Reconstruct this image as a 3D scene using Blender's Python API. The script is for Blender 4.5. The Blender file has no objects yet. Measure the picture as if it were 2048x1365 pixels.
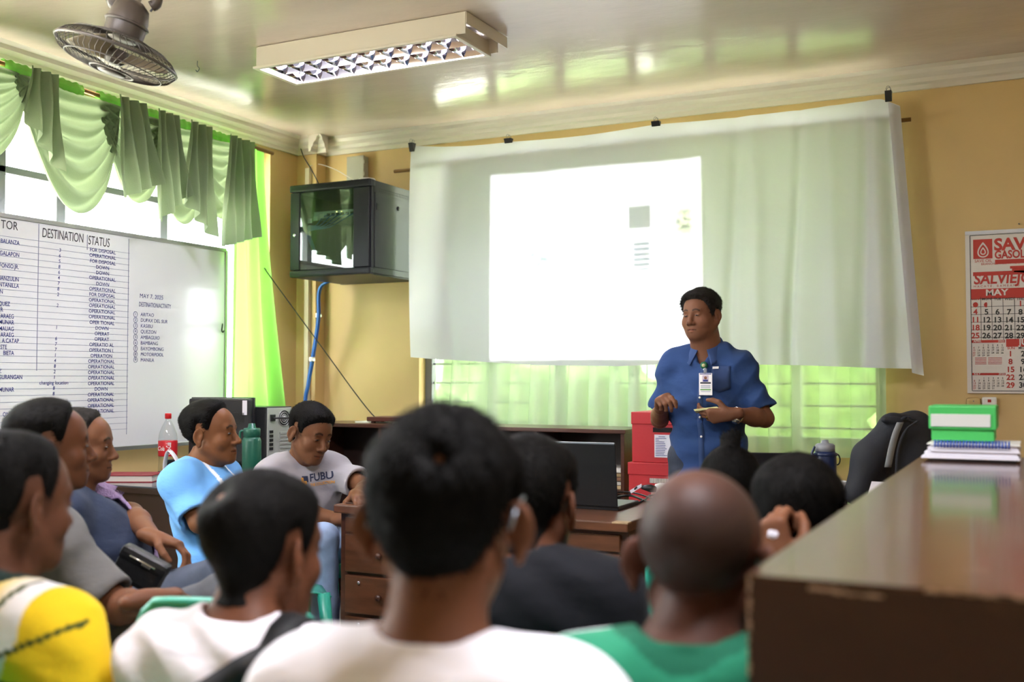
import bpy, bmesh, math, random
import numpy as np
from mathutils import Vector, Matrix, Euler
from mathutils.bvhtree import BVHTree
from math import sin, cos, pi, radians, sqrt

random.seed(7)
SC = bpy.context.scene
COL = SC.collection

# ------------------------------------------------------------------ camera
CAM = Vector((0, 0, 1.27)); YAW = radians(26.2); PITCH = radians(2.0); FPX = 2130.0
FW = Vector((-sin(YAW) * cos(PITCH), cos(YAW) * cos(PITCH), sin(PITCH)))
RT = Vector((cos(YAW), sin(YAW), 0)); UP = RT.cross(FW)
cd = bpy.data.cameras.new('camera'); cam = bpy.data.objects.new('camera', cd); COL.objects.link(cam)
cd.sensor_width = 36; cd.lens = 36 * FPX / 2048; cd.clip_start = .05
cam.location = CAM; cam.rotation_euler = Matrix((RT, UP, -FW)).transposed().to_euler()
cd.dof.use_dof = True; cd.dof.focus_distance = 4.75; cd.dof.aperture_fstop = 2.5
SC.camera = cam

def ray(px, py): return FW + RT * ((px - 1024) / FPX) + UP * ((682.5 - py) / FPX)
def at(px, py, d): return CAM + ray(px, py) * d
def onX(px, py, X): r = ray(px, py); return CAM + r * ((X - CAM.x) / r.x)
def onY(px, py, Y): r = ray(px, py); return CAM + r * ((Y - CAM.y) / r.y)
def onZ(px, py, Z): r = ray(px, py); return CAM + r * ((Z - CAM.z) / r.z)

# ------------------------------------------------------------------ world, light, exposure
SC.view_settings.view_transform = 'Standard'; SC.view_settings.look = 'None'
SC.view_settings.gamma = 1.0; SC.view_settings.use_curve_mapping = False
SC.view_settings.exposure = 0.82
SC.cycles.max_bounces = 8; SC.cycles.diffuse_bounces = 5; SC.cycles.glossy_bounces = 4
SC.cycles.transparent_max_bounces = 16; SC.cycles.transmission_bounces = 6
SC.cycles.sample_clamp_indirect = 8.0; SC.cycles.caustics_reflective = False; SC.cycles.caustics_refractive = False
W = bpy.data.worlds.new('bright_overcast_sky'); SC.world = W; W.use_nodes = True
bg = W.node_tree.nodes['Background']; bg.inputs[0].default_value = (0.93, 0.98, 1.0, 1); bg.inputs[1].default_value = 9.0

sun = bpy.data.lights.new('sun', 'SUN'); sun.energy = 55; sun.angle = radians(.6); sun.color = (1, .95, .86)
sun_o = bpy.data.objects.new('sun', sun); COL.objects.link(sun_o); sun_o.rotation_euler = Vector((-.36, .10, .93)).to_track_quat('Z', 'Y').to_euler()
# room dimensions
XL, XR, YB, YR, ZC = -4.40, 2.3, 5.80, -2.6, 2.86
# openings: (along0, along1, z0, z1)
WIN_L = (0.6, 5.42, 1.0, 2.72)
WIN_B = (onY(838, 800, YB).x, onY(1768, 800, YB).x, 0.9, 2.70)
WIN_R = (-2.2, -1.3, 1.4, 2.2)      # right wall
WIN_N = (-3.6, -2.7, 0.0, 2.1)      # doorway in the rear wall, behind the camera

def portal(name, loc, rot, sx, sy):
    l = bpy.data.lights.new(name, 'AREA'); l.shape = 'RECTANGLE'; l.size = sx; l.size_y = sy
    l.cycles.is_portal = True
    o = bpy.data.objects.new(name, l); COL.objects.link(o); o.location = loc; o.rotation_euler = rot
zm = lambda w: (w[2] + w[3]) / 2
portal('window_daylight_portal', (XL - .12, (WIN_L[0] + WIN_L[1]) / 2, zm(WIN_L)), (0, -pi / 2, 0), WIN_L[3] - WIN_L[2], WIN_L[1] - WIN_L[0])
portal('window_daylight_portal', ((WIN_B[0] + WIN_B[1]) / 2, YB + .12, zm(WIN_B)), (-pi / 2, 0, 0), WIN_B[1] - WIN_B[0], WIN_B[3] - WIN_B[2])
portal('window_daylight_portal', (XR + .12, (WIN_R[0] + WIN_R[1]) / 2, zm(WIN_R)), (0, pi / 2, 0), WIN_R[3] - WIN_R[2], WIN_R[1] - WIN_R[0])

# ------------------------------------------------------------------ materials
MATS = {}
def lin(c):
    f = lambda v: v / 12.92 if v <= .04045 else ((v + .055) / 1.055) ** 2.4
    return tuple(f(v) for v in c)
def hexc(h): return lin(tuple(int(h[i:i + 2], 16) / 255 for i in (0, 2, 4)))
def mat(name, col='808080', rough=.6, metal=0.0, bump=0, bscale=40, var=0, vscale=6, spec=.5, stretch=None, attr=False,
        sss=0, transl=0, transp=0, emit=0, coat=0, detail=4, sheen=0):
    if name in MATS: return MATS[name]
    m = bpy.data.materials.new(name); m.use_nodes = True; MATS[name] = m
    nt = m.node_tree; N = nt.nodes; L = nt.links
    b = N['Principled BSDF']; out = N['Material Output']
    c = hexc(col) if isinstance(col, str) else col
    b.inputs['Base Color'].default_value = (*c, 1); b.inputs['Roughness'].default_value = rough
    b.inputs['Metallic'].default_value = metal; b.inputs['Specular IOR Level'].default_value = spec
    if coat: b.inputs['Coat Weight'].default_value = coat; b.inputs['Coat Roughness'].default_value = .08
    if sheen: b.inputs['Sheen Weight'].default_value = sheen
    if sss:
        b.inputs['Subsurface Weight'].default_value = sss; b.inputs['Subsurface Radius'].default_value = (.012, .005, .003); b.inputs['Subsurface Scale'].default_value = 1
    src = None
    if attr:
        a = N.new('ShaderNodeVertexColor'); a.layer_name = 'Col'; src = a.outputs['Color']
    tc = N.new('ShaderNodeTexCoord'); mp = N.new('ShaderNodeMapping'); L.new(tc.outputs['Object'], mp.inputs['Vector'])
    if stretch: mp.inputs['Scale'].default_value = stretch
    if var:
        n = N.new('ShaderNodeTexNoise'); n.inputs['Scale'].default_value = vscale; n.inputs['Detail'].default_value = detail
        L.new(mp.outputs[0], n.inputs['Vector'])
        r = N.new('ShaderNodeMapRange'); r.inputs[1].default_value = .3; r.inputs[2].default_value = .7
        r.inputs[3].default_value = 1 - var; r.inputs[4].default_value = 1 + var
        L.new(n.outputs['Fac'], r.inputs[0])
        mx = N.new('ShaderNodeMix'); mx.data_type = 'RGBA'; mx.blend_type = 'MULTIPLY'; mx.inputs['Factor'].default_value = 1
        if src: L.new(src, mx.inputs['A'])
        else: mx.inputs['A'].default_value = (*c, 1)
        L.new(r.outputs[0], mx.inputs['B']); src = mx.outputs['Result']
    if src: L.new(src, b.inputs['Base Color'])
    bm_ = None
    if bump:
        n2 = N.new('ShaderNodeTexNoise'); n2.inputs['Scale'].default_value = bscale; n2.inputs['Detail'].default_value = detail
        L.new(mp.outputs[0], n2.inputs['Vector'])
        bm_ = N.new('ShaderNodeBump'); bm_.inputs['Strength'].default_value = bump; bm_.inputs['Distance'].default_value = .01
        L.new(n2.outputs['Fac'], bm_.inputs['Height']); L.new(bm_.outputs[0], b.inputs['Normal'])
    sh = b.outputs[0]
    if transl:
        t = N.new('ShaderNodeBsdfTranslucent'); t.inputs[0].default_value = (*c, 1)
        if src: L.new(src, t.inputs[0])
        if bm_: L.new(bm_.outputs[0], t.inputs['Normal'])
        ms = N.new('ShaderNodeMixShader'); ms.inputs[0].default_value = transl
        L.new(sh, ms.inputs[1]); L.new(t.outputs[0], ms.inputs[2]); sh = ms.outputs[0]
    if transp:
        t = N.new('ShaderNodeBsdfTransparent'); t.inputs[0].default_value = (*[min(1, v * 1.3 + .1) for v in c], 1)
        ms = N.new('ShaderNodeMixShader'); ms.inputs[0].default_value = transp
        L.new(sh, ms.inputs[1]); L.new(t.outputs[0], ms.inputs[2]); sh = ms.outputs[0]
    if emit:
        b.inputs['Emission Color'].default_value = (*c, 1); b.inputs['Emission Strength'].default_value = emit
    L.new(sh, out.inputs['Surface'])
    return m
def glass(name, tint=(1, 1, 1), refl=.12, rough=.0):
    if name in MATS: return MATS[name]
    m = bpy.data.materials.new(name); m.use_nodes = True; MATS[name] = m
    N = m.node_tree.nodes; L = m.node_tree.links; N.remove(N['Principled BSDF'])
    t = N.new('ShaderNodeBsdfTransparent'); t.inputs[0].default_value = (*tint, 1)
    g = N.new('ShaderNodeBsdfGlossy'); g.inputs['Roughness'].default_value = rough
    lw = N.new('ShaderNodeLayerWeight'); lw.inputs[0].default_value = .5
    pw = N.new('ShaderNodeMath'); pw.operation = 'POWER'; pw.inputs[1].default_value = 5; L.new(lw.outputs['Facing'], pw.inputs[0])
    ad = N.new('ShaderNodeMath'); ad.operation = 'MULTIPLY_ADD'; ad.inputs[1].default_value = .9 - refl; ad.inputs[2].default_value = .02 + refl; ad.use_clamp = True
    L.new(pw.outputs[0], ad.inputs[0])
    ms = N.new('ShaderNodeMixShader'); L.new(ad.outputs[0], ms.inputs[0]); L.new(t.outputs[0], ms.inputs[1]); L.new(g.outputs[0], ms.inputs[2])
    L.new(ms.outputs[0], N['Material Output'].inputs['Surface'])
    return m

# ------------------------------------------------------------------ scene-graph helpers
def wm(o):
    if o.parent: return wm(o.parent) @ o.matrix_parent_inverse @ o.matrix_basis
    return o.matrix_basis.copy()
def adopt(c, p):
    "parent c (whose coordinates are world coordinates) to p"
    c.parent = p; c.matrix_parent_inverse = wm(p).inverted(); return c
def tag(o, label=None, cat=None, group=None, kind=None):
    if label: o['label'] = label
    if cat: o['category'] = cat
    if group: o['group'] = group
    if kind: o['kind'] = kind
    return o
def thing(name, label, cat, loc=(0, 0, 0), rz=0, group=None):
    o = bpy.data.objects.new(name, None); COL.objects.link(o); o.location = loc; o.rotation_euler = (0, 0, rz); o.empty_display_size = .1
    return tag(o, label, cat, group)
def link(name, me, m, parent=None, local=False):
    o = bpy.data.objects.new(name, me); COL.objects.link(o)
    if m is not None and not me.materials: me.materials.append(m)
    if parent is not None:
        if local: o.parent = parent
        else: adopt(o, parent)
    return o
def obj(name, bm, m, parent=None, local=False, smooth=False):
    me = bpy.data.meshes.new(name); bmesh.ops.recalc_face_normals(bm, faces=bm.faces); bm.to_mesh(me); bm.free()
    if smooth: me.shade_smooth()
    return link(name, me, m, parent, local)
def pobj(name, verts, faces, m, parent=None, local=False, smooth=True):
    me = bpy.data.meshes.new(name); me.from_pydata([tuple(v) for v in verts], [], faces); me.update()
    if smooth: me.shade_smooth()
    return link(name, me, m, parent, local)
def copy_tree(o, parent=None):
    c = o.copy(); COL.objects.link(c)
    if parent: c.parent = parent
    for ch in o.children: copy_tree(ch, c)
    return c
def B(): return bmesh.new()
def abox(bm, lo, hi, bev=0, M=None, seg=2):
    lo, hi = Vector(lo), Vector(hi); c = (lo + hi) / 2; s = hi - lo
    g = bmesh.ops.create_cube(bm, size=1, matrix=Matrix.Translation(c) @ Matrix.Diagonal((*s, 1)))
    vs = g['verts']
    if bev:
        es = list({e for v in vs for e in v.link_edges})
        r = bmesh.ops.bevel(bm, geom=es, offset=bev, segments=seg, affect='EDGES', profile=.6)
        vs = list({v for f in r['faces'] for v in f.verts} | {v for v in vs if v.is_valid})
    if M is not None: bmesh.ops.transform(bm, matrix=M, verts=[v for v in vs if v.is_valid])
    return vs
def box(name, lo, hi, m, parent=None, bev=0, M=None, local=False):
    bm = B(); abox(bm, lo, hi, bev, M); return obj(name, bm, m, parent, local)
def atube(bm, pts, r, n=8, cap=True, closed=False):
    pts = [Vector(p) for p in pts]; rs = r if isinstance(r, (list, tuple)) else [r] * len(pts); rings = []
    prev = None
    for i, p in enumerate(pts):
        if closed: t = pts[(i + 1) % len(pts)] - pts[i - 1]
        else: t = pts[min(i + 1, len(pts) - 1)] - pts[max(i - 1, 0)]
        t.normalize()
        a = prev if prev is not None else (Vector((0, 0, 1)) if abs(t.z) < .9 else Vector((1, 0, 0)))
        u = t.cross(a); 
        if u.length < 1e-6: u = t.orthogonal()
        u.normalize(); v = u.cross(t).normalized(); prev = v
        rings.append([bm.verts.new(p + (u * cos(2 * pi * k / n) + v * sin(2 * pi * k / n)) * rs[i]) for k in range(n)])
    m_ = len(rings)
    for i in range(m_ if closed else m_ - 1):
        a, b = rings[i], rings[(i + 1) % m_]
        for k in range(n): bm.faces.new((a[k], a[(k + 1) % n], b[(k + 1) % n], b[k]))
    if cap and not closed: bm.faces.new(rings[0]); bm.faces.new(rings[-1])
def tube(name, pts, r, m, parent=None, n=8, local=False, closed=False):
    bm = B(); atube(bm, pts, r, n, closed=closed); return obj(name, bm, m, parent, local, smooth=True)
def alathe(bm, prof, c=(0, 0, 0), n=24, M=None):
    c = Vector(c); rings = []
    for r, z in prof:
        ring = []
        for k in range(n):
            p = c + Vector((r * cos(2 * pi * k / n), r * sin(2 * pi * k / n), z))
            ring.append(bm.verts.new(M @ p if M is not None else p))
        rings.append(ring)
    for i in range(len(rings) - 1):
        a, b = rings[i], rings[i + 1]
        for k in range(n): bm.faces.new((a[k], a[(k + 1) % n], b[(k + 1) % n], b[k]))
    if prof[0][0] > 1e-5: bm.faces.new(rings[0])
    if prof[-1][0] > 1e-5: bm.faces.new(rings[-1])
def lathe(name, prof, c, m, parent=None, n=24, M=None, local=False, smooth=True):
    bm = B(); alathe(bm, prof, c, n, M)
    o = obj(name, bm, m, parent, local)
    if smooth: o.data.shade_smooth(); 
    return o
def smooth_pts(pts, n=8):
    "Catmull-Rom through pts"
    P = [Vector(p) for p in pts]; P = [P[0] * 2 - P[1]] + P + [P[-1] * 2 - P[-2]]; o = []
    for i in range(1, len(P) - 2):
        for k in range(n):
            t = k / n; a, b, c, d = P[i - 1:i + 3]
            o.append(.5 * ((2 * b) + (c - a) * t + (2 * a - 5 * b + 4 * c - d) * t * t + (3 * b - a - 3 * c + d) * t ** 3))
    o.append(P[-2]); return o
def grid(name, f, nu, nv, m, parent=None, local=False, thick=0):
    vs = [f(i / nu, j / nv) for j in range(nv + 1) for i in range(nu + 1)]
    fs = [(j * (nu + 1) + i, j * (nu + 1) + i + 1, (j + 1) * (nu + 1) + i + 1, (j + 1) * (nu + 1) + i) for j in range(nv) for i in range(nu)]
    o = pobj(name, vs, fs, m, parent, local)
    if thick:
        s = o.modifiers.new('thickness', 'SOLIDIFY'); s.thickness = thick; s.offset = 0
    return o
def frame(o, x, y): 
    x = Vector(x).normalized(); y = Vector(y); z = x.cross(y).normalized(); y = z.cross(x)
    return Matrix.Translation(Vector(o)) @ Matrix((x, y, z)).transposed().to_4x4()
def text(s, size, m, parent, M, align='LEFT', bold=0, shear=0, spacing=1, xs=1, name='lettering', valign='CENTER'):
    cu = bpy.data.curves.new(name, 'FONT'); cu.body = s; cu.size = size; cu.align_x = align; cu.align_y = valign
    cu.offset = bold * size; cu.shear = shear; cu.space_character = spacing; cu.resolution_u = 3; cu.fill_mode = 'FRONT'
    cu.materials.append(m)
    co = bpy.data.objects.new(name, cu); me = bpy.data.meshes.new_from_object(co); bpy.data.objects.remove(co)
    me.name = name; o = bpy.data.objects.new(name, me); COL.objects.link(o); o.matrix_basis = M @ Matrix.Diagonal((xs, 1, 1, 1))
    o.parent = parent; o.matrix_parent_inverse = wm(parent).inverted()
    return o

# ================================================================== ROOM
M_wall = mat('yellow_wall_paint', 'cbae78', rough=.55, bump=.05, bscale=60, var=.05, vscale=2.5)
M_ceil = mat('glossy_cream_ceiling_paint', 'cbbcae', rough=.2, bump=.3, bscale=5, var=.03, vscale=3, stretch=(1, 2.2, 1), detail=6)
M_cornice = mat('cream_cornice_paint', 'd6cfc4', rough=.35)
M_floor = mat('grey_floor_tile', '8d8a82', rough=.35, var=.08, vscale=3)
M_frame = mat('dark_window_frame', '6f7078', rough=.5)
M_white = mat('white_paint', 'e8e6e0', rough=.5)
M_ground = mat('pale_concrete_yard', 'bdbab0', rough=.9, var=.1)

def wall(name, horiz, a0, a1, p0, p1, op):
    "wall slab with one opening; horiz: runs along X"
    bm = B(); o0, o1, z0, z1 = op
    for (u0, u1, w0, w1) in ((a0, o0, 0, ZC), (o1, a1, 0, ZC), (o0, o1, 0, z0), (o0, o1, z1, ZC)):
        if horiz: abox(bm, (u0, p0, w0), (u1, p1, w1))
        else: abox(bm, (p0, u0, w0), (p1, u1, w1))
    return tag(obj(name, bm, M_wall), kind='structure')
T = .16
wall('wall_back', True, XL - T, XR + T, YB, YB + T, WIN_B)
wall('wall_left', False, YR, YB, XL - T, XL, WIN_L)
wall('wall_right', False, YR, YB, XR, XR + T, WIN_R)
wall('wall_rear', True, XL - T, XR + T, YR - T, YR, WIN_N)
tag(box('floor', (XL - T, YR - T, -.1), (XR + T, YB + T, 0), M_floor), kind='structure')
tag(box('ceiling', (XL - T, YR - T, ZC), (XR + T, YB + T, ZC + .1), M_ceil), kind='structure')
tag(box('ground', (-60, -60, -.7), (60, 60, -.6), M_ground), kind='structure')
# corner column
YCOL = 5.70; XCOL = onY(632, 500, YCOL).x
tag(box('wall_corner_column', (XL, YCOL, 0), (XCOL, YB, ZC), M_wall), kind='structure')
# cornice: stepped profile swept along the walls
def cornice(name, a, b, inward):
    a, b, n = Vector(a), Vector(b), Vector(inward); prof = [(0, 2.752), (.018, 2.752), (.022, 2.775), (.035, 2.785), (.04, 2.805), (.06, 2.825), (.066, 2.845), (.09, ZC), (0, ZC)]
    vs = []; k = len(prof)
    for e in (a, b): vs += [e + n * d + Vector((0, 0, z)) for d, z in prof]
    fs = [(i, (i + 1) % k, k + (i + 1) % k, k + i) for i in range(k)] + [tuple(range(k)), tuple(range(2 * k - 1, k - 1, -1))]
    return tag(pobj(name, vs, fs, M_cornice, smooth=False), kind='structure')
cornice('trim_1', (XL, YR, 0), (XL, YCOL, 0), (1, 0, 0))
cornice('trim_2', (XCOL, YB, 0), (XR, YB, 0), (0, -1, 0))
cornice('trim_3', (XL, YCOL, 0), (XCOL + .09, YCOL, 0), (0, -1, 0))
cornice('trim_4', (XCOL, YCOL - .09, 0), (XCOL, YB, 0), (1, 0, 0))
cornice('trim_5', (XR, YR, 0), (XR, YB, 0), (-1, 0, 0))

# windows: frame, mullions, panes
M_pane = glass('clear_window_pane', (.97, .99, .98), 0)
def window(name, horiz, op, plane, nm, zr=(), nm_list=None, grille=None):
    o0, o1, z0, z1 = op
    w = thing(name, None, None, (((o0 + o1) / 2, plane, z0) if horiz else (plane, (o0 + o1) / 2, z0))); tag(w, kind='structure')
    def bar(nme, u0, u1, w0, w1, t=.025, m=M_frame):
        lo, hi = ((u0, plane - t, w0), (u1, plane + t, w1)) if horiz else ((plane - t, u0, w0), (plane + t, u1, w1))
        return box(nme, lo, hi, m, w, .004)
    for a in ((o0, o0 + .05, z0, z1), (o1 - .05, o1, z0, z1), (o0, o1, z0, z0 + .05), (o0, o1, z1 - .05, z1)): bar('window_frame', *a)
    ms = nm_list or [o0 + (o1 - o0) * i / nm for i in range(1, nm)]
    for u in ms: bar('mullion', u - .028, u + .028, z0 + .05, z1 - .05)
    for z in zr: bar('transom', o0 + .05, o1 - .05, z - .018, z + .018)
    ed = [o0] + ms + [o1]
    for i in range(len(ed) - 1):
        lo, hi = ((ed[i], plane - .003, z0), (ed[i + 1], plane + .003, z1)) if horiz else ((plane - .003, ed[i], z0), (plane + .003, ed[i + 1], z1))
        box('pane', lo, hi, M_pane, w)
    if grille:
        for z in grille: bar('grille_bar', o0, o1, z - .006, z + .006, .006)
    return w
window('window_1', False, WIN_L, XL - .1, 0, (2.285,), [1.6, 2.5, 3.5, 3.857, 4.577])
window('window_2', True, WIN_B, YB + .1, 6, (1.65,), None, [1.0 + .12 * i for i in range(12)])
window('window_3', False, WIN_R, XR + .1, 2, (1.8,))
dn = thing('door_1', None, None, (-3.15, YR - .1, 0)); tag(dn, kind='structure'); box('door_leaf', (WIN_N[0], YR - .12, 0), (WIN_N[1], YR - .08, 2.1), mat('brown_door_wood', '5a3a28', rough=.4), dn)
tag(box('added_shade_slab', (XL - T - 1.0, YR - 1, 2.75), (XL - T, YB + T, 2.85), M_white), kind='structure')  # unseen slab added to keep direct sun out of the left window
tag(box('added_shade_slab', (XL - 1, YB + T, 2.75), (XR + 1, YB + T + 1.5, 2.85), M_white), kind='structure')  # unseen slab added to cut the sky light reaching the back window
# grey-green garden beyond the back window
M_leaf = mat('sunlit_hedge_leaves', '76905a', rough=.7, var=.4, vscale=9, bump=.6, bscale=14)
def hedge(name, c, r, label, seed):
    random.seed(seed); bm = B()
    bmesh.ops.create_icosphere(bm, subdivisions=4, radius=1)
    for v in bm.verts:
        n = v.co.normalized(); k = 1 + .12 * sin(9 * n.x + seed) * sin(8 * n.y) + .1 * sin(15 * n.z + 3 * n.x) + random.uniform(-.06, .06)
        v.co = Vector((n.x * r[0] * k, n.y * r[1] * k, n.z * r[2] * k)) + Vector(c)
    return tag(obj(name, bm, M_leaf, smooth=True), label, 'shrub')
hedge('garden_shrub', (-3.9, 8.6, .5), (1.2, .7, 1.5), 'green shrub outside behind the curtain above the wooden shelf', 3)
hedge('garden_shrub', (.0, 8.6, .5), (1.1, .7, 1.4), 'green shrub outside behind the curtain at the right of the speaker', 5)

hedge('added_dimming_tree', (-1.9, 10.2, 1.2), (1.5, .8, 2.0), 'unseen leafy tree added outside to dim the back window', 9)  # added behind the curtains to lower the brightness coming through them

# ================================================================== CEILING LAMP
M_lampw = mat('cream_enamel_steel', 'd8cfc0', rough=.35)
M_refl = mat('polished_aluminium_reflector', 'd8d4e6', rough=.12, metal=1)
M_tube = mat('lit_fluorescent_tube', 'f1ecff', emit=60)
lx0, lx1, ly0, ly1 = -3.33, -2.19, 4.0, 4.30
lamp = thing('ceiling_light', 'long white fluorescent ceiling light with mirrored louvre grid', 'ceiling light', ((lx0 + lx1) / 2, (ly0 + ly1) / 2, ZC))
zb = ZC - .105
box('housing', (lx0, ly0 - .006, zb + .006), (lx1, ly0, ZC - .004), M_lampw, lamp)
box('housing', (lx0, ly1, zb + .006), (lx1, ly1 + .006, ZC - .004), M_lampw, lamp)
box('housing', (lx0, ly0, ZC - .03), (lx1, ly1, ZC - .001), M_lampw, lamp)
box('end_plate', (lx0 - .006, ly0, zb + .006), (lx0, ly1, ZC - .004), M_lampw, lamp)
box('end_plate', (lx1 - .05, ly0, zb), (lx1 - .044, ly1, ZC - .04), M_lampw, lamp)
box('end_flange', (lx1, ly0 - .004, zb + .05), (lx1 + .005, ly1 + .09, ZC - .004), M_lampw, lamp)
for a, b_ in (((lx0 - .015, ly0 - .015, zb - .004), (lx1 - .04, ly0 + .008, zb + .008)), ((lx0 - .015, ly1 - .008, zb - .004), (lx1 - .04, ly1 + .015, zb + .008)),
              ((lx0 - .015, ly0, zb - .004), (lx0 + .008, ly1, zb + .008)), ((lx1 - .06, ly0, zb - .004), (lx1 - .04, ly1, zb + .008))):
    box('louvre_frame', a, b_, M_lampw, lamp, .002)
ymid = (ly0 + ly1) / 2
for y0, y1 in ((ly0 + .01, ymid), (ymid, ly1 - .01)):
    def refl(u, v, y0=y0, y1=y1):
        return Vector((lx0 + .01 + (lx1 - lx0 - .07) * u, y0 + (y1 - y0) * v, zb + .004 + .062 * sin(pi * v) ** .7))
    grid('reflector', refl, 1, 14, M_refl, lamp)
    yc = (y0 + y1) / 2
    tube('fluorescent_tube', [(lx0 + .03, yc, zb + .045), (lx1 - .08, yc, zb + .045)], .013, M_tube, lamp, 12)
    for k in range(11):
        x = lx0 + .05 + k * (lx1 - lx0 - .12) / 10
        def blade(u, v, x=x, y0=y0, y1=y1):
            y = y0 + (y1 - y0) * u; h = .006 + .034 * (abs(2 * u - 1)) ** 1.5
            return Vector((x + (.014 if v < .5 else -.014) * (abs(v - .5) * 2), y, zb + .002 + (h if abs(v - .5) > .25 else 0) * 1.0))
        grid('louvre_blade', blade, 8, 2, M_refl, lamp)

def lamp_glow(x, y, watts):
    l = bpy.data.lights.new('lamp_glow', 'AREA'); l.shape = 'RECTANGLE'; l.size = 1.04; l.size_y = .26; l.energy = watts; l.color = (.94, .93, 1.0)
    o = bpy.data.objects.new('lamp_glow', l); COL.objects.link(o); o.location = (x, y, zb + .012)
lamp_glow((lx0 + lx1) / 2 - .02, ymid, 14)
for i, (x, y, lab) in enumerate(((-2.76, 1.55, 'fluorescent ceiling light over the seated audience out of frame at left'), (-.25, 1.4, 'fluorescent ceiling light above the camera out of frame'))):
    c = copy_tree(lamp); c.location = (x, y, ZC); c['label'] = lab; c['group'] = 'fluorescent ceiling lights'; lamp_glow(x, y, 42)
lamp['group'] = 'fluorescent ceiling lights'
# ================================================================== CEILING FAN
M_fan = mat('brown_grey_fan_enamel', '574f49', rough=.4)
M_fanw = mat('grey_cage_wire', '524c46', rough=.35, metal=.3)
M_blade = mat('tinted_plastic_blade', '9b8f76', rough=.35, transl=.3)
fc = at(233, 112, 3.8)
fan = thing('ceiling_fan', 'small caged orbit fan hanging from the ceiling over the window', 'fan', (fc.x, fc.y, ZC))
axis = (Vector((0, 0, 1)) + RT * .30 + Vector((FW.x, FW.y, 0)) * .02).normalized()
xa = axis.orthogonal().normalized(); ya = axis.cross(xa)
def fp(r, h, a): return fc + axis * h + xa * (r * cos(a)) + ya * (r * sin(a))
R0 = .212
prof = [(.05, .062), (.1, .06), (.15, .05), (.19, .03), (R0, .006), (R0, -.006), (.195, -.028), (.155, -.045), (.11, -.055), (.045, -.06)]
bm = B()
for k in range(56):
    a = 2 * pi * k / 56
    atube(bm, [fp(r, h, a + .5 * (i / 9)) for i, (r, h) in enumerate(prof[:5])], .0013, 4)
    atube(bm, [fp(r, h, a - .5 * (i / 9)) for i, (r, h) in enumerate(prof[5:])], .0013, 4)
obj('cage', bm, M_fanw, fan, smooth=True)
for r, h, w in ((R0, .0, .006), (.105, .062, .003), (.06, .064, .003), (.075, -.058, .004), (.165, .045, .002), (.17, -.04, .002)):
    tube('cage_ring', [fp(r, h, 2 * pi * k / 48) for k in range(48)], w, M_fanw, fan, 6, closed=True)
lathe('cage_badge', [(.0, -.006), (.045, -.006), (.05, 0), (.0, .004)], (0, 0, 0), M_fan, fan, 24, M=Matrix.Translation(fc - axis * .06) @ axis.to_track_quat('Z', 'Y').to_matrix().to_4x4())
Mfan = Matrix.Translation(fc) @ axis.to_track_quat('Z', 'Y').to_matrix().to_4x4()
lathe('hub', [(0, -.03), (.03, -.028), (.038, -.01), (.038, .02), (0, .025)], (0, 0, 0), M_fan, fan, 20, Mfan)
for k in range(3):
    a0 = 2 * pi * k / 3 + .4
    def bl(u, v, a0=a0):
        r = .03 + .15 * u; a = a0 + (v - .5) * (1.15 - .25 * u) + .25 * u; return Mfan @ Vector((r * cos(a), r * sin(a), (v - .5) * .05))
    grid('fan_blade', bl, 8, 8, M_blade, fan, thick=.003)
lathe('motor_housing', [(0, .06), (.062, .062), (.07, .08), (.07, .14), (.06, .185), (.035, .205), (0, .206)], (0, 0, 0), M_fan, fan, 24, Mfan)
tube('motor_band', [Mfan @ Vector((.0725 * cos(t * pi / 16), .0725 * sin(t * pi / 16), .12)) for t in range(32)], .006, M_fan, fan, 6, closed=True)
tp = fc + axis * .2; top = Vector((tp.x + .01, tp.y, ZC))
tube('swivel_joint', [tp - axis * .01, tp + axis * .05, tp + axis * .07], [.022, .022, .016], M_lampw, fan, 12)
for s in (-1, 1):
    q = RT * (s * .085 - .005)
    pts = [top + q + Vector((0, 0, -.0)), top + q + Vector((0, 0, -.12)), top + q * .95 + Vector((0, 0, -.24)), top + q * .7 + Vector((0, 0, -.262))]
    tube('bracket_arm', smooth_pts(pts, 4), [.024] * 5 + [.02] * 8, M_fan, fan, 10)
box('mount_plate', (top.x - .11, top.y - .06, ZC - .02), (top.x + .11, top.y + .06, ZC), M_fan, fan, .01)
tube('power_cord', smooth_pts([top + RT * .09 + Vector((0, 0, -.04)), top + RT * .14 + Vector((0, 0, -.1)), top + RT * .135 + Vector((0, 0, -.18)), tp + RT * .06 + Vector((0, 0, -.03))], 8), .004, M_frame, fan, 6)
hk = onZ(395, 122, ZC)
hook = tube('ceiling_hook', smooth_pts([hk, hk + Vector((0, 0, -.025)), hk + Vector((.012, 0, -.04)), hk + Vector((0, 0, -.055)), hk + Vector((-.01, 0, -.045))], 5), .0022, M_frame, None, 6)
tag(hook, 'tiny bent metal hook screwed into the ceiling beside the fan', 'hook')

# ================================================================== CURTAINS
M_green = mat('green_curtain_cloth', '829272', rough=.85, transl=.30, bump=.15, bscale=220)
M_green2 = mat('bright_green_curtain_cloth', '8ed062', rough=.85, transl=.32, transp=.04, bump=.15, bscale=220)
M_green3 = mat('pale_green_curtain_cloth', 'b6c6aa', rough=.85, transl=.20, transp=.10, bump=.2, bscale=200)
M_green4 = mat('thin_yellow_green_curtain_cloth', 'b4c49c', rough=.85, transl=.20, transp=.26, bump=.15, bscale=220)
M_rod = mat('brass_curtain_rod', '8a6a3c', rough=.4, metal=.6)
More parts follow.
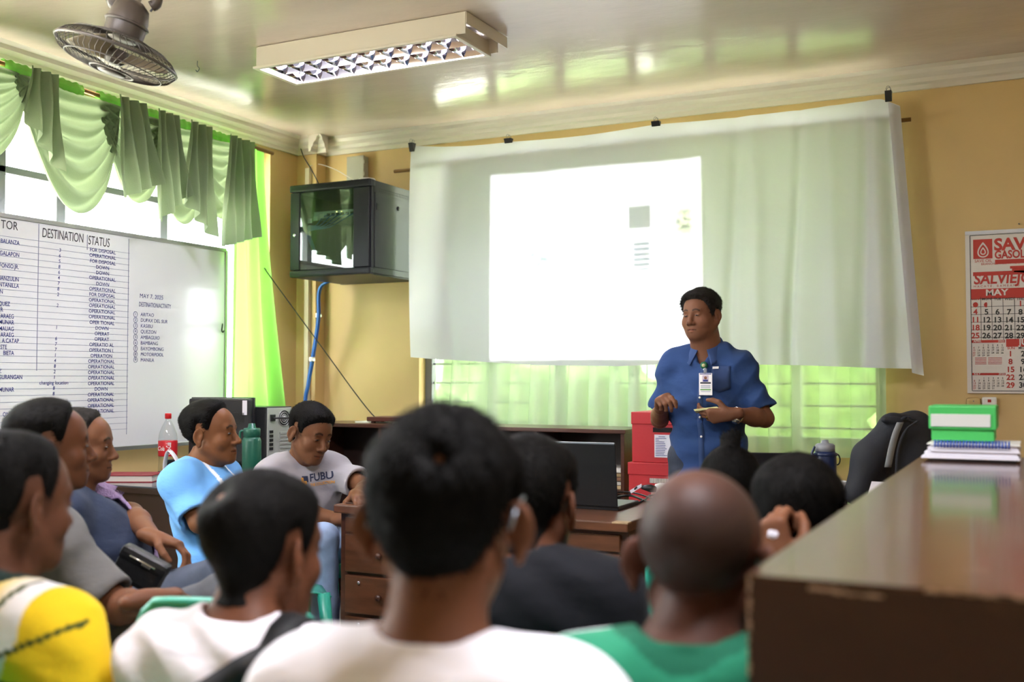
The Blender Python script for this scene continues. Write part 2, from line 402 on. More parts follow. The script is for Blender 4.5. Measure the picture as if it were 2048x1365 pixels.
# --- left window valance
XV = -4.30
def zy(px, py): p = onX(px, py, XV); return p.y, p.z
val = thing('swag_valance', 'green swag valance with tails gathered on the left window rod', 'valance', (XV, 4.2, 2.66))
def header(y): return 2.735 - .045 * (y - 3.3) / 1.6
tube('rod', [(XV, 2.3, header(2.3) + .0), (XV, 5.32, header(5.0))], .012, M_rod, val, 8)
for (y0, y1) in ((2.4, 3.30), (3.36, 3.82), (3.92, 4.34), (4.36, 4.62), (4.66, 4.96)):
    def hd(u, v, y0=y0, y1=y1):
        y = y0 + (y1 - y0) * u; a = 2 * pi * v; r = .026 + .0022 * sin(150 * y) + .002 * sin(83 * y + 2)
        return Vector((XV + r * .8 * cos(a), y, header(y) - .004 + r * 1.25 * sin(a)))
    grid('gathered_header', hd, 80, 10, M_green2, val)
def swag(y0, y1, s0, s1, lean, n=6, m=M_green, xo=.0):
    def f(u, v):
        y = y0 + (y1 - y0) * u; c = 1 - (2 * u - 1) ** 2; c = c ** .8
        sag = .02 + (s0 + (s1 - s0) * v) * c * v + .05 * v * c
        y += lean * v * c
        x = XV + xo + .07 * c * (sin(2 * pi * n * v) * .55 + .5) * (.35 + .65 * v) + .012 * sin(9 * u + 7 * v)
        return Vector((x, y, header(y0 + (y1 - y0) * u) - sag))
    grid('swag', f, 36, 60, m, val)
def tail(y0, y1, l0, l1, npl=3, m=M_green, xo=.0, wid=1.0, drift=0):
    def f(u, v):
        ln = (l0 + (l1 - l0) * u) * v; yc = (y0 + y1) / 2
        y = yc + (y0 + (y1 - y0) * u - yc) * (.75 + .35 * v * wid) + drift * v
        x = XV + xo + .03 * sin(2 * pi * npl * u + 1.2) * (.6 + .5 * v) + .01 * sin(5 * v + 9 * u)
        return Vector((x, y, header(y0 + (y1 - y0) * u) - .02 - ln))
    grid('tail', f, 48, 24, m, val)
swag(2.55, 3.50, .30, .46, .1)
swag(3.42, 4.06, .38, .56, .05)
swag(3.92, 4.38, .30, .44, .03)
swag(4.24, 4.70, .30, .50, .05)
swag(4.58, 4.99, .24, .42, .04)
tail(3.36, 3.56, .22, .46, 3, xo=.15)
tail(3.86, 4.10, .52, .40, 3, xo=.17, drift=.08)
tail(4.14, 4.34, .60, .42, 3, xo=.16, drift=.06)
tail(4.38, 4.60, .44, .62, 3, xo=.16)
tail(4.70, 4.98, .66, .56, 4, xo=.15)
def panel(name, f, m, nu, nv, label, grp=None):
    o = grid(name, f, nu, nv, m); return tag(o, label, 'curtain', grp)
def lpan(u, v):
    z = 2.705 - 1.62 * v; y0 = 4.97 - .02 * v; y1 = 5.24 + .22 * v ** 1.6
    y = y0 + (y1 - y0) * u
    return Vector((XV - .02 + (.022 + .012 * v) * sin(2 * pi * 3.2 * u + .5 + .6 * v) + .006 * sin(11 * u + 4 * v), y, z + .004 * sin(30 * u)))
panel('curtain', lpan, M_green2, 70, 40, 'bright green curtain panel hanging beside the whiteboard in the corner')
# --- back window curtains behind the sheet
ZT = 2.58
tag(tube('curtain_rod', [(WIN_B[0] - .12, 5.69, ZT), (WIN_B[1] + .16, 5.69, ZT)], .011, M_rod, None, 8), 'thin brass rod above the hanging white sheet', 'curtain rod')
cx0, cx1, cx2 = onY(858, 800, 5.69).x, onY(1330, 800, 5.69).x, onY(1772, 800, 5.69).x
def bpan(x0, x1, n, seed, amp, zb, edge=0):
    def f(u, v):
        w = 2 * pi * n * u + seed + 1.1 * sin(7 * u + seed) + .5 * sin(13 * u); x = x0 + (x1 - x0) * u + edge * (1 - v) * (1 - u) + .024 * (.6 + .4 * v) * cos(w) * sin(pi * min(1, 12 * u, 12 * (1 - u)) / 2)
        y = 5.685 + amp * (.55 + .45 * v) * (sin(w) + .25 * sin(2 * w + 1)) - .008 * v
        return Vector((x, y, ZT - (ZT - zb) * v + .006 * sin(20 * u)))
    return f
panel('curtain', bpan(cx0, cx1, 12, .4, .036, .86, .13), M_green3, 320, 24, 'pale green pleated curtain hanging above the wooden shelf')
panel('curtain', bpan(cx1 - .03, cx2, 8, 2.1, .036, .865), M_green4, 240, 24, 'thin yellow-green curtain glowing behind the navy water bottle')

# ================================================================== HANGING SHEET
M_sheet = mat('white_bedsheet_cloth', 'd2d1da', rough=.9, transl=.42, bump=.5, bscale=5, detail=5)
TOP = [(0, 822, 292), (.02, 832, 292), (.2, 1017, 284), (.5, 1312, 250), (.97, 1762, 196), (1, 1796, 204)]
BOT = [(0, 826, 715), (.04, 862, 718), (.25, 1080, 731), (.42, 1240, 733), (.55, 1360, 728), (.8, 1600, 731), (.93, 1770, 737), (1, 1838, 738)]
def interp(T_, u):
    for i in range(len(T_) - 1):
        if T_[i][0] <= u <= T_[i + 1][0]:
            t = (u - T_[i][0]) / (T_[i + 1][0] - T_[i][0]); return T_[i][1] + (T_[i + 1][1] - T_[i][1]) * t, T_[i][2] + (T_[i + 1][2] - T_[i][2]) * t
YS = 5.60
def sheetf(u, v):
    a = onY(*interp(TOP, u), YS); b = onY(*interp(BOT, u), YS); p = a.lerp(b, v)
    p.x += .012 * sin(6 * v) * (1 - abs(2 * u - 1)) 
    if u < .05: p.x -= .02 * sin(pi * v) * (1 - u / .05)
    fold = 0
    for c, w, am, sl in ((.66, .012, .034, -.01), (.71, .015, -.026, .02), (.79, .010, .04, -.02), (.86, .016, -.034, .0), (.915, .012, .042, -.04), (.945, .018, -.03, -.03), (.30, .012, .010, .0), (.18, .01, .008, .01), (.075, .012, .02, .02), (.60, .014, .012, 0)):
        d = (u - c - sl * (v - .5)) / w; fold += am * math.exp(-d * d) * (.25 + .75 * v)
    sag = 0
    for c0, c1 in ((.02, .2), (.2, .5), (.5, .97)):
        if c0 < u < c1: sag = .012 * sin(pi * (u - c0) / (c1 - c0))
    p.z -= sag * (1 - v)
    p.y += -.02 * v + fold + .006 * sin(9 * u + 5 * v) + .004 * sin(23 * u - 7 * v)
    if u > .93: p.y += .09 * ((u - .93) / .07) ** 2
    return p
sheet = grid('bedsheet', sheetf, 240, 60, M_sheet)
tag(sheet, 'white bedsheet clipped up over the back window as a projection screen', 'sheet')
sub = grid('turned_hem', lambda u, v: onY(1776 + 22 * u + (1838 - 1790) * v, 204 + 6 * u + (738 + 8 - 204) * v, YS - .03) + Vector((0, -.012 * sin(pi * u) + .05 * u, 0)), 6, 20, M_sheet, sheet)
# binder clips on the sheet's top edge
M_clip = mat('black_binder_clip_steel', '17181a', rough=.35)
for (px, py, rz, lab) in ((824, 295, 0, 'black binder clip at the left top corner of the hanging sheet'), (1017, 282, 0, 'black binder clip second from left along the sheet top'),
                      (1312, 248, 0, 'black binder clip on the sheet top right of centre'), (1777, 193, 0, 'black binder clip at the right top corner of the hanging sheet')):
    p = onY(px, py, YS - .02); big = px in (824, 1777)
    c = thing('binder_clip', lab, 'clip', p, 0, 'binder clips along the sheet top')
    vs = []; w, h, d = (.016, .026, .02) if big else (.024, .013, .016)
    prof2 = [(-d * .15, h), (-d, -h), (d, -h), (d * .15, h)]
    for sx in (-w, w): vs += [p + Vector((sx, y, -z)) for y, z in prof2]
    pobj('clip_body', vs, [(0, 1, 5, 4), (1, 2, 6, 5), (2, 3, 7, 6), (0, 1, 2, 3), (4, 5, 6, 7)], M_clip, c, smooth=False)
    for sy in (-1, 1):
        q = [p + Vector((-.008, sy * d * .3, h)), p + Vector((-.01, sy * d * .6, h + .014)), p + Vector((0, sy * d * .7, h + .024)), p + Vector((.01, sy * d * .6, h + .014)), p + Vector((.008, sy * d * .3, h))]
        tube('wire_handle', smooth_pts(q, 5), .0012, M_frame, c, 5)
# ================================================================== PROJECTOR (its beam makes the picture on the sheet)
PJ = Vector((-2.10, 3.80, .85))
pl = bpy.data.lights.new('projector_beam', 'SPOT'); pl.spot_size = radians(100); pl.spot_blend = 0; pl.shadow_soft_size = .004; pl.energy = 520
po = bpy.data.objects.new('projector_beam', pl); COL.objects.link(po); po.location = PJ + Vector((0, .02, 0)); po.rotation_euler = (pi / 2, 0, 0)
pl.use_nodes = True; nt = pl.node_tree; N = nt.nodes; L = nt.links; em = N['Emission']
tc = N.new('ShaderNodeTexCoord'); sp = N.new('ShaderNodeSeparateXYZ'); L.new(tc.outputs['Normal'], sp.inputs[0])
def mth(op, a, b=None, c=None, clamp=False):
    n = N.new('ShaderNodeMath'); n.operation = op; n.use_clamp = clamp
    for i, v in enumerate((a, b, c)):
        if v is None: continue
        if isinstance(v, (int, float)): n.inputs[i].default_value = v
        else: L.new(v, n.inputs[i])
    return n.outputs[0]
az = mth('ABSOLUTE', sp.outputs['Z']); ax_ = mth('DIVIDE', sp.outputs['X'], az); ay_ = mth('DIVIDE', sp.outputs['Y'], az)
dist = YS - PJ.y - .02
def tanc(px, py): p = onY(px, py, YS); return (p.x - PJ.x) / dist, (p.z - PJ.z) / dist
def boxmask(x0, x1, y0, y1, s):
    a, b, c, d = (mth('MULTIPLY', mth('SUBTRACT', ax_, x0), s, clamp=True), mth('MULTIPLY', mth('SUBTRACT', x1, ax_), s, clamp=True),
                  mth('MULTIPLY', mth('SUBTRACT', ay_, y0), s, clamp=True), mth('MULTIPLY', mth('SUBTRACT', y1, ay_), s, clamp=True))
    return mth('MULTIPLY', mth('MULTIPLY', a, b), mth('MULTIPLY', c, d))
def pxmask(x0, y0, x1, y1, s=60):
    a, b = tanc(x0, y1), tanc(x1, y0); return boxmask(a[0], b[0], a[1], b[1], s)
def mixc(fac, a, b):
    n = N.new('ShaderNodeMix'); n.data_type = 'RGBA'; L.new(fac, n.inputs['Factor'])
    for k, v in (('A', a), ('B', b)):
        if isinstance(v, tuple): n.inputs[k].default_value = (*v, 1)
        else: L.new(v, n.inputs[k])
    return n.outputs['Result']
cb = N.new('ShaderNodeCombineXYZ'); L.new(ax_, cb.inputs[0]); L.new(ay_, cb.inputs[1])
nz = N.new('ShaderNodeTexNoise'); nz.inputs['Scale'].default_value = 55; nz.inputs['Detail'].default_value = 5; L.new(cb.outputs[0], nz.inputs['Vector'])
nf = mth('MULTIPLY', mth('SUBTRACT', nz.outputs['Fac'], .40), 5, clamp=True)
colr = mixc(pxmask(1335, 395, 1404, 490, 25), (1, 1, 1), mixc(nf, (.008, .02, .005), (.5, .5, .3)))
colr = mixc(mth('MULTIPLY', pxmask(1035, 470, 1140, 560, 18), mth('MULTIPLY', nf, 1.0)), colr, (.1, .16, .18))
colr = mixc(pxmask(1246, 392, 1306, 404, 120), colr, (.32, .07, .02))
colr = mixc(pxmask(1254, 404, 1306, 462, 90), colr, (.03, .03, .05))
colr = mixc(pxmask(1244, 462, 1306, 474, 120), colr, (.32, .08, .03))
strp = mth('MULTIPLY', mth('FRACT', mth('MULTIPLY', ay_, 62)), .9)
colr = mixc(mth('MULTIPLY', pxmask(1264, 476, 1304, 545, 90), mth('GREATER_THAN', strp, .3)), colr, (.04, .06, .1))
colr = mixc(pxmask(1262, 380, 1286, 394, 90), colr, (.5, .16, .05))
a, b_ = tanc(978, 722), tanc(1405, 309)
rect = boxmask(a[0], b_[0], a[1], b_[1], 90)
L.new(mixc(rect, (0, 0, 0), colr), em.inputs['Color']); em.inputs['Strength'].default_value = 1

# ================================================================== WHITEBOARD
M_board = mat('white_enamel_board', 'e4e6ea', rough=.18, coat=.3, var=.02, vscale=2)
M_alu = mat('brushed_aluminium_trim', '9b9b98', rough=.35, metal=.7)
M_ink = mat('blue_marker_ink', '2a3580', rough=.6)
M_inkk = mat('black_marker_ink', '33333c', rough=.6)
M_inkl = mat('faded_marker_line', '7e86a4', rough=.6)
XW = -4.345; bz0, bz1, by0, by1 = .90, 2.035, 2.45, 4.95
wb = thing('whiteboard', 'large whiteboard with handwritten destination and status table under the left window', 'whiteboard', (XW, (by0 + by1) / 2, bz0))
box('panel', (XW - .012, by0, bz0), (XW, by1, bz1), M_board, wb)
for lo, hi in (((XW - .015, by0, bz0 - .012), (XW + .006, by1, bz0 + .01)), ((XW - .015, by0, bz1 - .01), (XW + .006, by1, bz1 + .012)),
               ((XW - .015, by1 - .01, bz0), (XW + .006, by1 + .012, bz1)), ((XW - .015, by0 - .012, bz0), (XW + .006, by0 + .01, bz1))):
    box('trim', lo, hi, M_alu, wb, .003)
for y in (2.9, 4.6): box('wall_bracket', (XL + .002, y, bz0 + .02), (XW - .012, y + .04, bz0 + .06), M_alu, wb)
def wtext(s, px, py, hpx, m=M_ink, align='LEFT', **k):
    p = onX(px, py, XW + .0015); d = (p - CAM).dot(FW); size = hpx / FPX * d * 1.35
    text(s, size, m, wb, frame(p, (0, 1, 0), (0, 0, 1)), align, **k)
rows = ['FOR DISPOSAL', 'OPERATIONAL', 'FOR DISPOSAL', 'DOWN', 'DOWN', 'OPERATIONAL', 'DOWN', 'OPERATIONAL', 'FOR DISPOSAL', 'OPERATIONAL', 'OPERATIONAL', 'OPERATIONAL', 'OPERATIONAL', 'OPER TIONAL', 'DOWN', 'OPERAT', 'OPERAT', 'OPERATIO AL', 'OPERATION L', 'OPERATION', 'OPERATIONAL', 'OPERATIONAL', 'OPERATIONAL', 'OPERATIONAL', 'OPERATIONAL', 'DOWN', 'OPERATIONAL', 'OPERATIONAL', 'OPERATIONAL', 'OPERATIONAL']
for i, s in enumerate(rows):
    wtext(s, 206 - .15 * i, 503 + 11.03 * i, 7.3, align='CENTER', spacing=1.02, bold=.012, xs=1.0, shear=random.uniform(-.1, .15))
nums = ['3', '6', '5', '8', '6', '4', '7', '8', '2', '', '2', '', '', '', '1', '', '6', '7', '7', '1', '4', '8', '2', '1', 'changing location', '8', '8']
for i, s in enumerate(nums):
    if s: wtext(s, 120 - .5 * i, 501 + 11.05 * i, 7.5, align='CENTER', bold=.008, shear=.1)
wtext('DESTINATION', 84, 466, 20, M_inkk, xs=.62, spacing=.95, shear=.05)
wtext('STATUS', 176, 481, 19, M_inkk, xs=.62, spacing=1.0, shear=.1)
wtext('TOR', 36, 454, 18, M_inkk, 'RIGHT', xs=.8)
for s, py in (('O BALANZA', 487), ('. GALAPON', 511), ('FONSO.JR.', 535), ('MANZULIN', 560), ('NTANILLA', 573), ('N', 584), ('QUEZ', 609), ('R', 620), ('ARAEG', 634), ('MUNAR', 646), ('AMAUAG', 659), ('ARAEG', 671), ('A.CATAP', 683), ('STE', 695), ('BIETA', 707), ('Z', 743), ('AGURANGAN', 755), ('MUNAR', 780), ('ON.JR', 829)):
    wtext(s, {'N': 6, 'QUEZ': 20, 'R': 6, 'STE': 14, 'Z': 3, 'O BALANZA': 39, '. GALAPON': 39, 'AGURANGAN': 45}.get(s, {True: 38, False: 28}[len(s) > 6]), py, 9, align='RIGHT', xs=.8, bold=.01)
wtext('MAY 7, 2025', 279, 592, 9, shear=.08); wtext('DESTINATION/ACTIVITY', 278, 609, 9.5, xs=.62)
for i, s in enumerate(('ARITAO', 'DUPAX DEL SUR', 'KASIBU', 'QUEZON', 'AMBAGUIO', 'BAMBANG', 'BAYOMBONG', 'MOTORPOOL', 'MANILA')):
    py = 629 + i * 11.4; wtext(s, 281, py + .5, 7.4, M_ink, shear=.08); p = onX(271, py, XW + .0015)
    wtext(str(i + 1), 271, py, 6, align='CENTER')
    tube('number_ring', [p + Vector((0, .0135 * cos(t * pi / 8), .0145 * sin(t * pi / 8))) for t in range(16)], .001, M_ink, wb, 4, closed=True)
bm = B()
def ln(x0, y0, x1, y1, t=.0012):
    a, b = onX(x0, y0, XW + .001), onX(x1, y1, XW + .001)
    if abs(a.y - b.y) < .05: abox(bm, (XW, a.y - t, min(a.z, b.z)), (XW + .001, a.y + t, max(a.z, b.z)))
    else: abox(bm, (XW, a.y, a.z - t), (XW + .001, b.y, a.z + t))
for i in range(31):
    z = onX(258, 507 + 11.7 * i, XW).z
    abox(bm, (XW, 2.6, z - .0009), (XW + .001, onX(258, 600, XW).y, z + .0009))
for px, y0, y1 in ((78, 448, 742), (258, 478, 869), (175, 470, 500)): ln(px, y0, px, y1, .0016)
obj('ruled_lines', bm, M_inkl, wb)
h0 = onX(445, 655, XW + .006)
tube('board_hook', smooth_pts([h0 + Vector((0, 0, .02)), h0 + Vector((.01, -.012, .01)), h0 + Vector((.006, -.012, -.02)), h0 + Vector((.004, 0, -.03)), h0 + Vector((.004, .008, -.02))], 4), .004, M_clip, wb, 6)

# ================================================================== WALL RACK CABINET
M_rack = mat('black_powdercoat_steel', '17171d', rough=.45, spec=.35, bump=.03, bscale=300)
M_rackd = mat('dark_rack_interior', '101214', rough=.6)
M_rglass = glass('smoked_glass_door', (.72, .82, .76), .16)
rx0, rx1, ry0, rz0, rz1 = -4.105, -3.52, 5.256, 1.886, 2.455
rack = thing('network_rack', 'black wall-mounted network cabinet with glass door and blue cables inside', 'cabinet', ((rx0 + rx1) / 2, YB, rz0))
box('top_panel', (rx0, ry0 + .02, rz1 - .04), (rx1, YB, rz1 - .004), M_rack, rack, .004)
box('bottom_panel', (rx0 + .012, ry0 + .02, rz0), (rx1 - .012, YB, rz0 + .03), M_rack, rack, .004)
box('back_panel', (rx0, YB - .02, rz0), (rx1, YB, rz1 - .01), M_rackd, rack)
box('side_panel', (rx0, ry0 + .03, rz0 + .02), (rx0 + .012, YB - .02, rz1 - .03), M_rack, rack)
sp_ = box('side_panel', (rx1 - .012, ry0 + .045, rz0 + .045), (rx1 + .003, YB - .03, rz1 - .075), M_rack, rack, .003)
box('frame_post', (rx1 - .03, ry0 + .012, rz0 + .02), (rx1, ry0 + .045, rz1 - .04), M_rack, rack, .003)
box('frame_rail', (rx1 - .02, ry0 + .03, rz1 - .075), (rx1, YB - .02, rz1 - .035), M_rack, rack)
box('frame_rail', (rx1 - .02, ry0 + .03, rz0 + .01), (rx1, YB - .02, rz0 + .045), M_rack, rack)
for k in range(22):
    y = ry0 + .1 + k * .018
    for j in range(2): box('vent_slot', (rx1 - .001, y, rz1 - .066 + j * .014), (rx1 + .001, y + .009, rz1 - .058 + j * .014), M_rackd, rack)
lathe('side_lock', [(0, -.004), (.014, -.004), (.014, .003), (.0, .004)], (0, 0, 0), M_rack, sp_, 16, Matrix.Translation((rx1 + .004, ry0 + .30, rz1 - .14)) @ Matrix.Rotation(pi / 2, 4, 'Y'))
for z in (rz1 - .16,):
    for y in (ry0 + .06, YB - .07): box('side_latch', (rx1, y, z - .02), (rx1 + .006, y + .03, z + .02), M_rackd, sp_, .002)
box('crown_bar', (rx0 - .004, ry0 - .01, rz1 - .045), (rx1 + .002, ry0 + .05, rz1), M_rack, rack, .01)
box('base_bar', (rx0 - .004, ry0 - .008, rz0), (rx1 + .002, ry0 + .045, rz0 + .042), M_rack, rack, .012)
door = box('glass_door', (rx0 + .06, ry0 + .002, rz0 + .045), (rx1 - .115, ry0 + .007, rz1 - .048), M_rglass, rack)
box('door_stile', (rx0, ry0 - .004, rz0 + .045), (rx0 + .07, ry0 + .014, rz1 - .048), M_rack, door, .004)
box('door_stile', (rx1 - .12, ry0 - .004, rz0 + .045), (rx1 - .008, ry0 + .014, rz1 - .048), M_rack, door, .004)
lathe('door_lock', [(0, -.004), (.011, -.004), (.011, .005), (.006, .008), (0, .008)], (0, 0, 0), M_refl, door, 16, Matrix.Translation((rx0 + .035, ry0 - .004, rz0 + .26)) @ Matrix.Rotation(pi / 2, 4, 'X'))
M_sw = mat('pale_grey_switch_case', 'cfd6d6', rough=.4); M_blue = mat('blue_cable_jacket', '2a62ad', rough=.45); M_led = mat('small_yellow_indicator', 'ffe9a0', emit=3)
swi = thing('network_switch', 'pale grey network switch mounted inside the glass-fronted cabinet', 'switch', (-3.8, 5.4, 2.25))
box('case', (rx0 + .10, ry0 + .1, 2.255), (rx1 - .02, ry0 + .42, 2.30), M_sw, swi, .003)
for k in range(8): box('port', (rx0 + .2 + k * .035, ry0 + .096, 2.267), (rx0 + .222 + k * .035, ry0 + .101, 2.284), M_rackd, swi)
for k in (2, 3, 6): box('indicator', (rx0 + .2 + k * .035, ry0 + .095, 2.288), (rx0 + .206 + k * .035, ry0 + .1, 2.292), M_led, swi)
for k in range(5):
    s = Vector((rx0 + .21 + k * .05, ry0 + .095, 2.275)); e = Vector((rx0 + .085, ry0 + .06, 2.20 - .008 * k))
    tube('patch_cable', smooth_pts([s, s + Vector((-.02, -.03, -.02)), (s + e) / 2 + Vector((0, -.02, -.03)), e, e + Vector((-.02, .1, -.12))], 5), .0035, M_blue, swi, 5)
for k in range(3): box('cable_tag', (rx0 + .09 + k * .045, ry0 + .05, 2.225 + .012 * k), (rx0 + .12 + k * .045, ry0 + .053, 2.252 + .012 * k), M_white, swi, 0, Matrix.Translation((0, 0, 0)))
# things round the rack
M_grey = mat('grey_plastic_box', 'a8a596', rough=.5)
j0, j1 = onY(705, 318, YB), onY(737, 360, YB)
jb = thing('junction_box', 'grey plastic junction box on the wall above the cabinet', 'junction box', ((j0.x + j1.x) / 2, YB, j1.z))
box('box_body', (j0.x, YB - .05, j1.z - .04), (j1.x, YB, j0.z), M_grey, jb, .006); box('box_lid', (j0.x - .003, YB - .062, j1.z - .04), (j1.x + .003, YB - .05, j0.z + .002), M_grey, jb, .004)
for z in (j1.z + .03, j0.z - .04): box('lid_latch', (j1.x, YB - .06, z - .012), (j1.x + .008, YB - .04, z + .012), M_grey, jb, .002)
ap = Vector((-3.63, 5.38, rz1))
rt_ = lathe('tape_roll', [(.028, 0), (.05, 0), (.052, .006), (.052, .02), (.05, .026), (.028, .026), (.028, 0)], ap, M_white, None, 24); tag(rt_, 'small round white roll lying on top of the black cabinet', 'roll')
cpx = onY(617, 400, YCOL - .012).x
cdt = tag(box('wall_conduit', (cpx - .017, YCOL - .03, .02), (cpx + .017, YCOL, onY(617, 338, YCOL).z), mat('pale_pvc_trunking', 'd9cfb4', rough=.5), None, .003), 'slim pale plastic cable trunking running up the corner column', 'trunking')
bun = thing('cable_bundle', 'bundle of blue network cables dropping from the cabinet to the floor', 'cable', (-4.1, 5.6, 0))
pts = [Vector((-3.98, 5.62, rz0 + .02))] + [onY(px, py, Yy) for px, py, Yy in ((641, 575, 5.6), (637, 640, 5.6), (625, 720, 5.62), (616, 770, 5.63), (612, 830, 5.64))] + [Vector((-4.17, 5.64, .3)), Vector((-4.17, 5.64, .02))]
for k in range(6):
    off = Vector((.0085 * cos(k * 1.05 * 1.0), .0085 * sin(k * 1.05), 0)); w = k * .7
    tube('cable', smooth_pts([p + off * (1 + .15 * sin(i * 2 + w)) for i, p in enumerate(pts)], 6), .0052, M_blue, bun, 6)
for px, py in ((637, 631), (624, 719)):
    p = onY(px, py, 5.61); lathe('tape_band', [(.017, -.014), (.019, -.012), (.019, .012), (.017, .014)], p, M_white, bun, 14)
    box('tape_end', p + Vector((.012, -.012, -.012)), p + Vector((.034, -.010, .004)), M_white, bun)
M_wire = mat('black_cable_jacket', '1b1a18', rough=.5)
def wire(label, pts, r=.0035, m=None):
    return tag(tube('wall_wire', smooth_pts(pts, 8), r, m or M_wire, None, 6), label, 'wire')
wire('thin black wire slanting from the curtain down to the shelf top', [onX(532, 540, -4.29), onX(538, 550, -4.29), onY(640, 690, 5.45), onY(745, 830, 5.42), Vector((-3.5, 5.45, 1.02))])
wire('thin black wire dropping from the ceiling corner onto the cabinet', [onY(600, 292, 5.69), onY(608, 315, 5.6), onY(622, 338, 5.5), Vector((-4.0, 5.42, rz1 + .004))], .004)
wire('thin pale wire drooping across the corner above the cabinet', [onY(620, 332, 5.695), onY(640, 329, 5.72), onY(672, 340, 5.7), onY(700, 356, 5.6), Vector((-3.68, 5.45, rz1 + .004))], .003, M_cornice)

# ================================================================== WALL CALENDAR
M_paper = mat('matt_calendar_paper', 'd8d2cc', rough=.7); M_red = mat('red_print', 'b5352a', rough=.6); M_blk = mat('black_print', '2c2926', rough=.6)
YC = YB - .012; cal0 = onY(1930, 466, YC); cal1 = onY(1938, 787, YC)
cx = cal0.x; cw = .49; cz1, cz0 = cal0.z, cal1.z
cal = thing('wall_calendar', 'large red and black paper wall calendar for May on the yellow wall', 'calendar', (cx + cw / 2, YC, cz0))
box('calendar_sheet', (cx, YC, cz0), (cx + cw, YC + .006, cz1), M_paper, cal)
box('binding_strip', (cx, YC - .002, cz1 - .012), (cx + cw, YC + .008, cz1 + .006), M_alu, cal)
tube('hanging_nail', [(cx + cw / 2, YB, cz1 + .03), (cx + cw / 2, YB - .02, cz1 + .03)], .003, M_frame, cal, 6)
def ct(s, px, py, hpx, m=M_blk, align='LEFT', **k):
    p = onY(px, py, YC - .0012); size = hpx / FPX * (p - CAM).dot(FW) * 1.38
    text(s, size, m, cal, frame(p, (1, 0, 0), (0, 0, 1)), align, **k)
def cbox(x0, y0, x1, y1, m, nm='printed_block'):
    a, b = onY(x0, y0, YC - .0006), onY(x1, y1, YC - .0006); return box(nm, (a.x, YC - .0006, min(a.z, b.z)), (b.x, YC, max(a.z, b.z)), m, cal)
cbox(1946, 480, 1985, 517, M_red, 'logo')
dp = onY(1966, 500, YC - .001)
def drop(r, dz, m, k):
    vs = [dp + Vector((r * (sin(t) * (.55 + .45 * sin(t / 2) ** 1.2)), -.0003 * k, dz - r * 1.25 * cos(t))) for t in [2 * pi * i / 24 for i in range(24)]]
    vs = [Vector((v.x, v.y, 2 * (dp.z + dz) - v.z)) if False else v for v in vs]
    pobj('logo_drop', [Vector((v.x, v.y, dp.z + dz + (dp.z + dz - v.z))) for v in vs] if False else [Vector((v.x, v.y, v.z)) for v in vs], [tuple(range(24))], m, cal, smooth=False)
def teardrop(r, k, m, dz=0):
    vs = []
    for i in range(28):
        t = 2 * pi * i / 28; x = r * sin(t) * sin(t / 2) ** 1.0; z = r * cos(t) * 1.15
        vs.append(dp + Vector((x, -.0004 * k, z + dz)))
    pobj('logo_drop', vs, [tuple(range(28))], m, cal, smooth=False)
teardrop(.034, 1, M_paper); teardrop(.026, 2, M_red, -.003); teardrop(.017, 3, M_paper, -.006); teardrop(.01, 4, M_red, -.008)
ct('SAVE OIL', 1949, 523, 6, M_red, xs=.95)
ct('SAVE', 1988, 491, 24, M_red, bold=.035, xs=1.0, spacing=.98); ct('GASOLINE', 1989, 511, 16, M_red, bold=.03, xs=.78)
cbox(1990, 520, 2100, 524, M_red)
ct('BRANCHES: NUEVA VIZCAYA', 1962, 529, 4.5, M_red)
for i in range(3): cbox(2020 + 4 * i, 532.5 + 4.6 * i, 2100, 534.5 + 4.6 * i, M_red, 'printed_line')
cbox(1946, 545, 2110, 546.4, M_red)
ct('SALVIEJO', 1947, 560, 21, M_red, bold=.025, xs=.9, shear=.12); ct('MACATE, BAMBANG', 1947, 574, 4.5, M_red, spacing=1.6)
cbox(1941, 579, 2110, 594, M_red); ct('MAY', 1971, 586.5, 12.5, M_paper, bold=.03, xs=1.15)
colx = [1951, 1973, 1995, 2018, 2041, 2064, 2087]
for x, s in zip(colx, ('SUN', 'MON', 'TUE', 'WED', 'THU', 'FRI', 'SAT')): ct(s, x, 598.5, 5.2, M_red if s == 'SUN' else M_blk, 'CENTER', bold=.015)
day = 1
for wk in range(5):
    for i in range(7):
        if wk == 0 and i < 4: continue
        if day > 31: break
        ct(str(day), colx[i], 608 + 15.8 * wk + (1 if wk else 0), 11.2, M_red if (i == 0 or day == 1) else M_blk, 'CENTER', bold=.028); day += 1
for i, c in enumerate((M_red, M_red)):
    p = onY(colx[i], 610, YC - .001)
    pobj('moon_phase', [p + Vector((.012 * cos(t * pi / 10) * (1 if (i == 0 or cos(t * pi / 10) < 0) else .3), 0, .013 * sin(t * pi / 10))) for t in range(20)], [tuple(range(20))], c, cal, smooth=False)
bm = B()
def cl(x0, y0, x1, y1, t=.0011):
    a, b = onY(x0, y0, YC), onY(x1, y1, YC)
    if abs(a.z - b.z) > abs(a.x - b.x): x = (a.x + b.x) / 2; abox(bm, (x - t, YC - .001, min(a.z, b.z)), (x + t, YC, max(a.z, b.z)))
    else: z = (a.z + b.z) / 2; abox(bm, (a.x, YC - .001, z - t), (b.x, YC, z + t))
for k in range(6): cl(1942, 602 + 15.6 * k, 2110, 602 + 15.6 * k - 11)
for x in (1962, 1984, 2006.5, 2029.5, 2052): cl(x, 594, x, 680)
a0, a1 = onY(1940, 472, YC), onY(1945, 782, YC)
abox(bm, (a0.x - .002, YC - .001, a1.z), (a0.x + .001, YC, a0.z)); abox(bm, (a0.x, YC - .001, a0.z - .001), (cx + cw - .02, YC, a0.z + .002)); abox(bm, (a0.x, YC - .001, a1.z - .002), (cx + cw - .02, YC, a1.z + .001))
obj('printed_rules', bm, M_blk, cal)
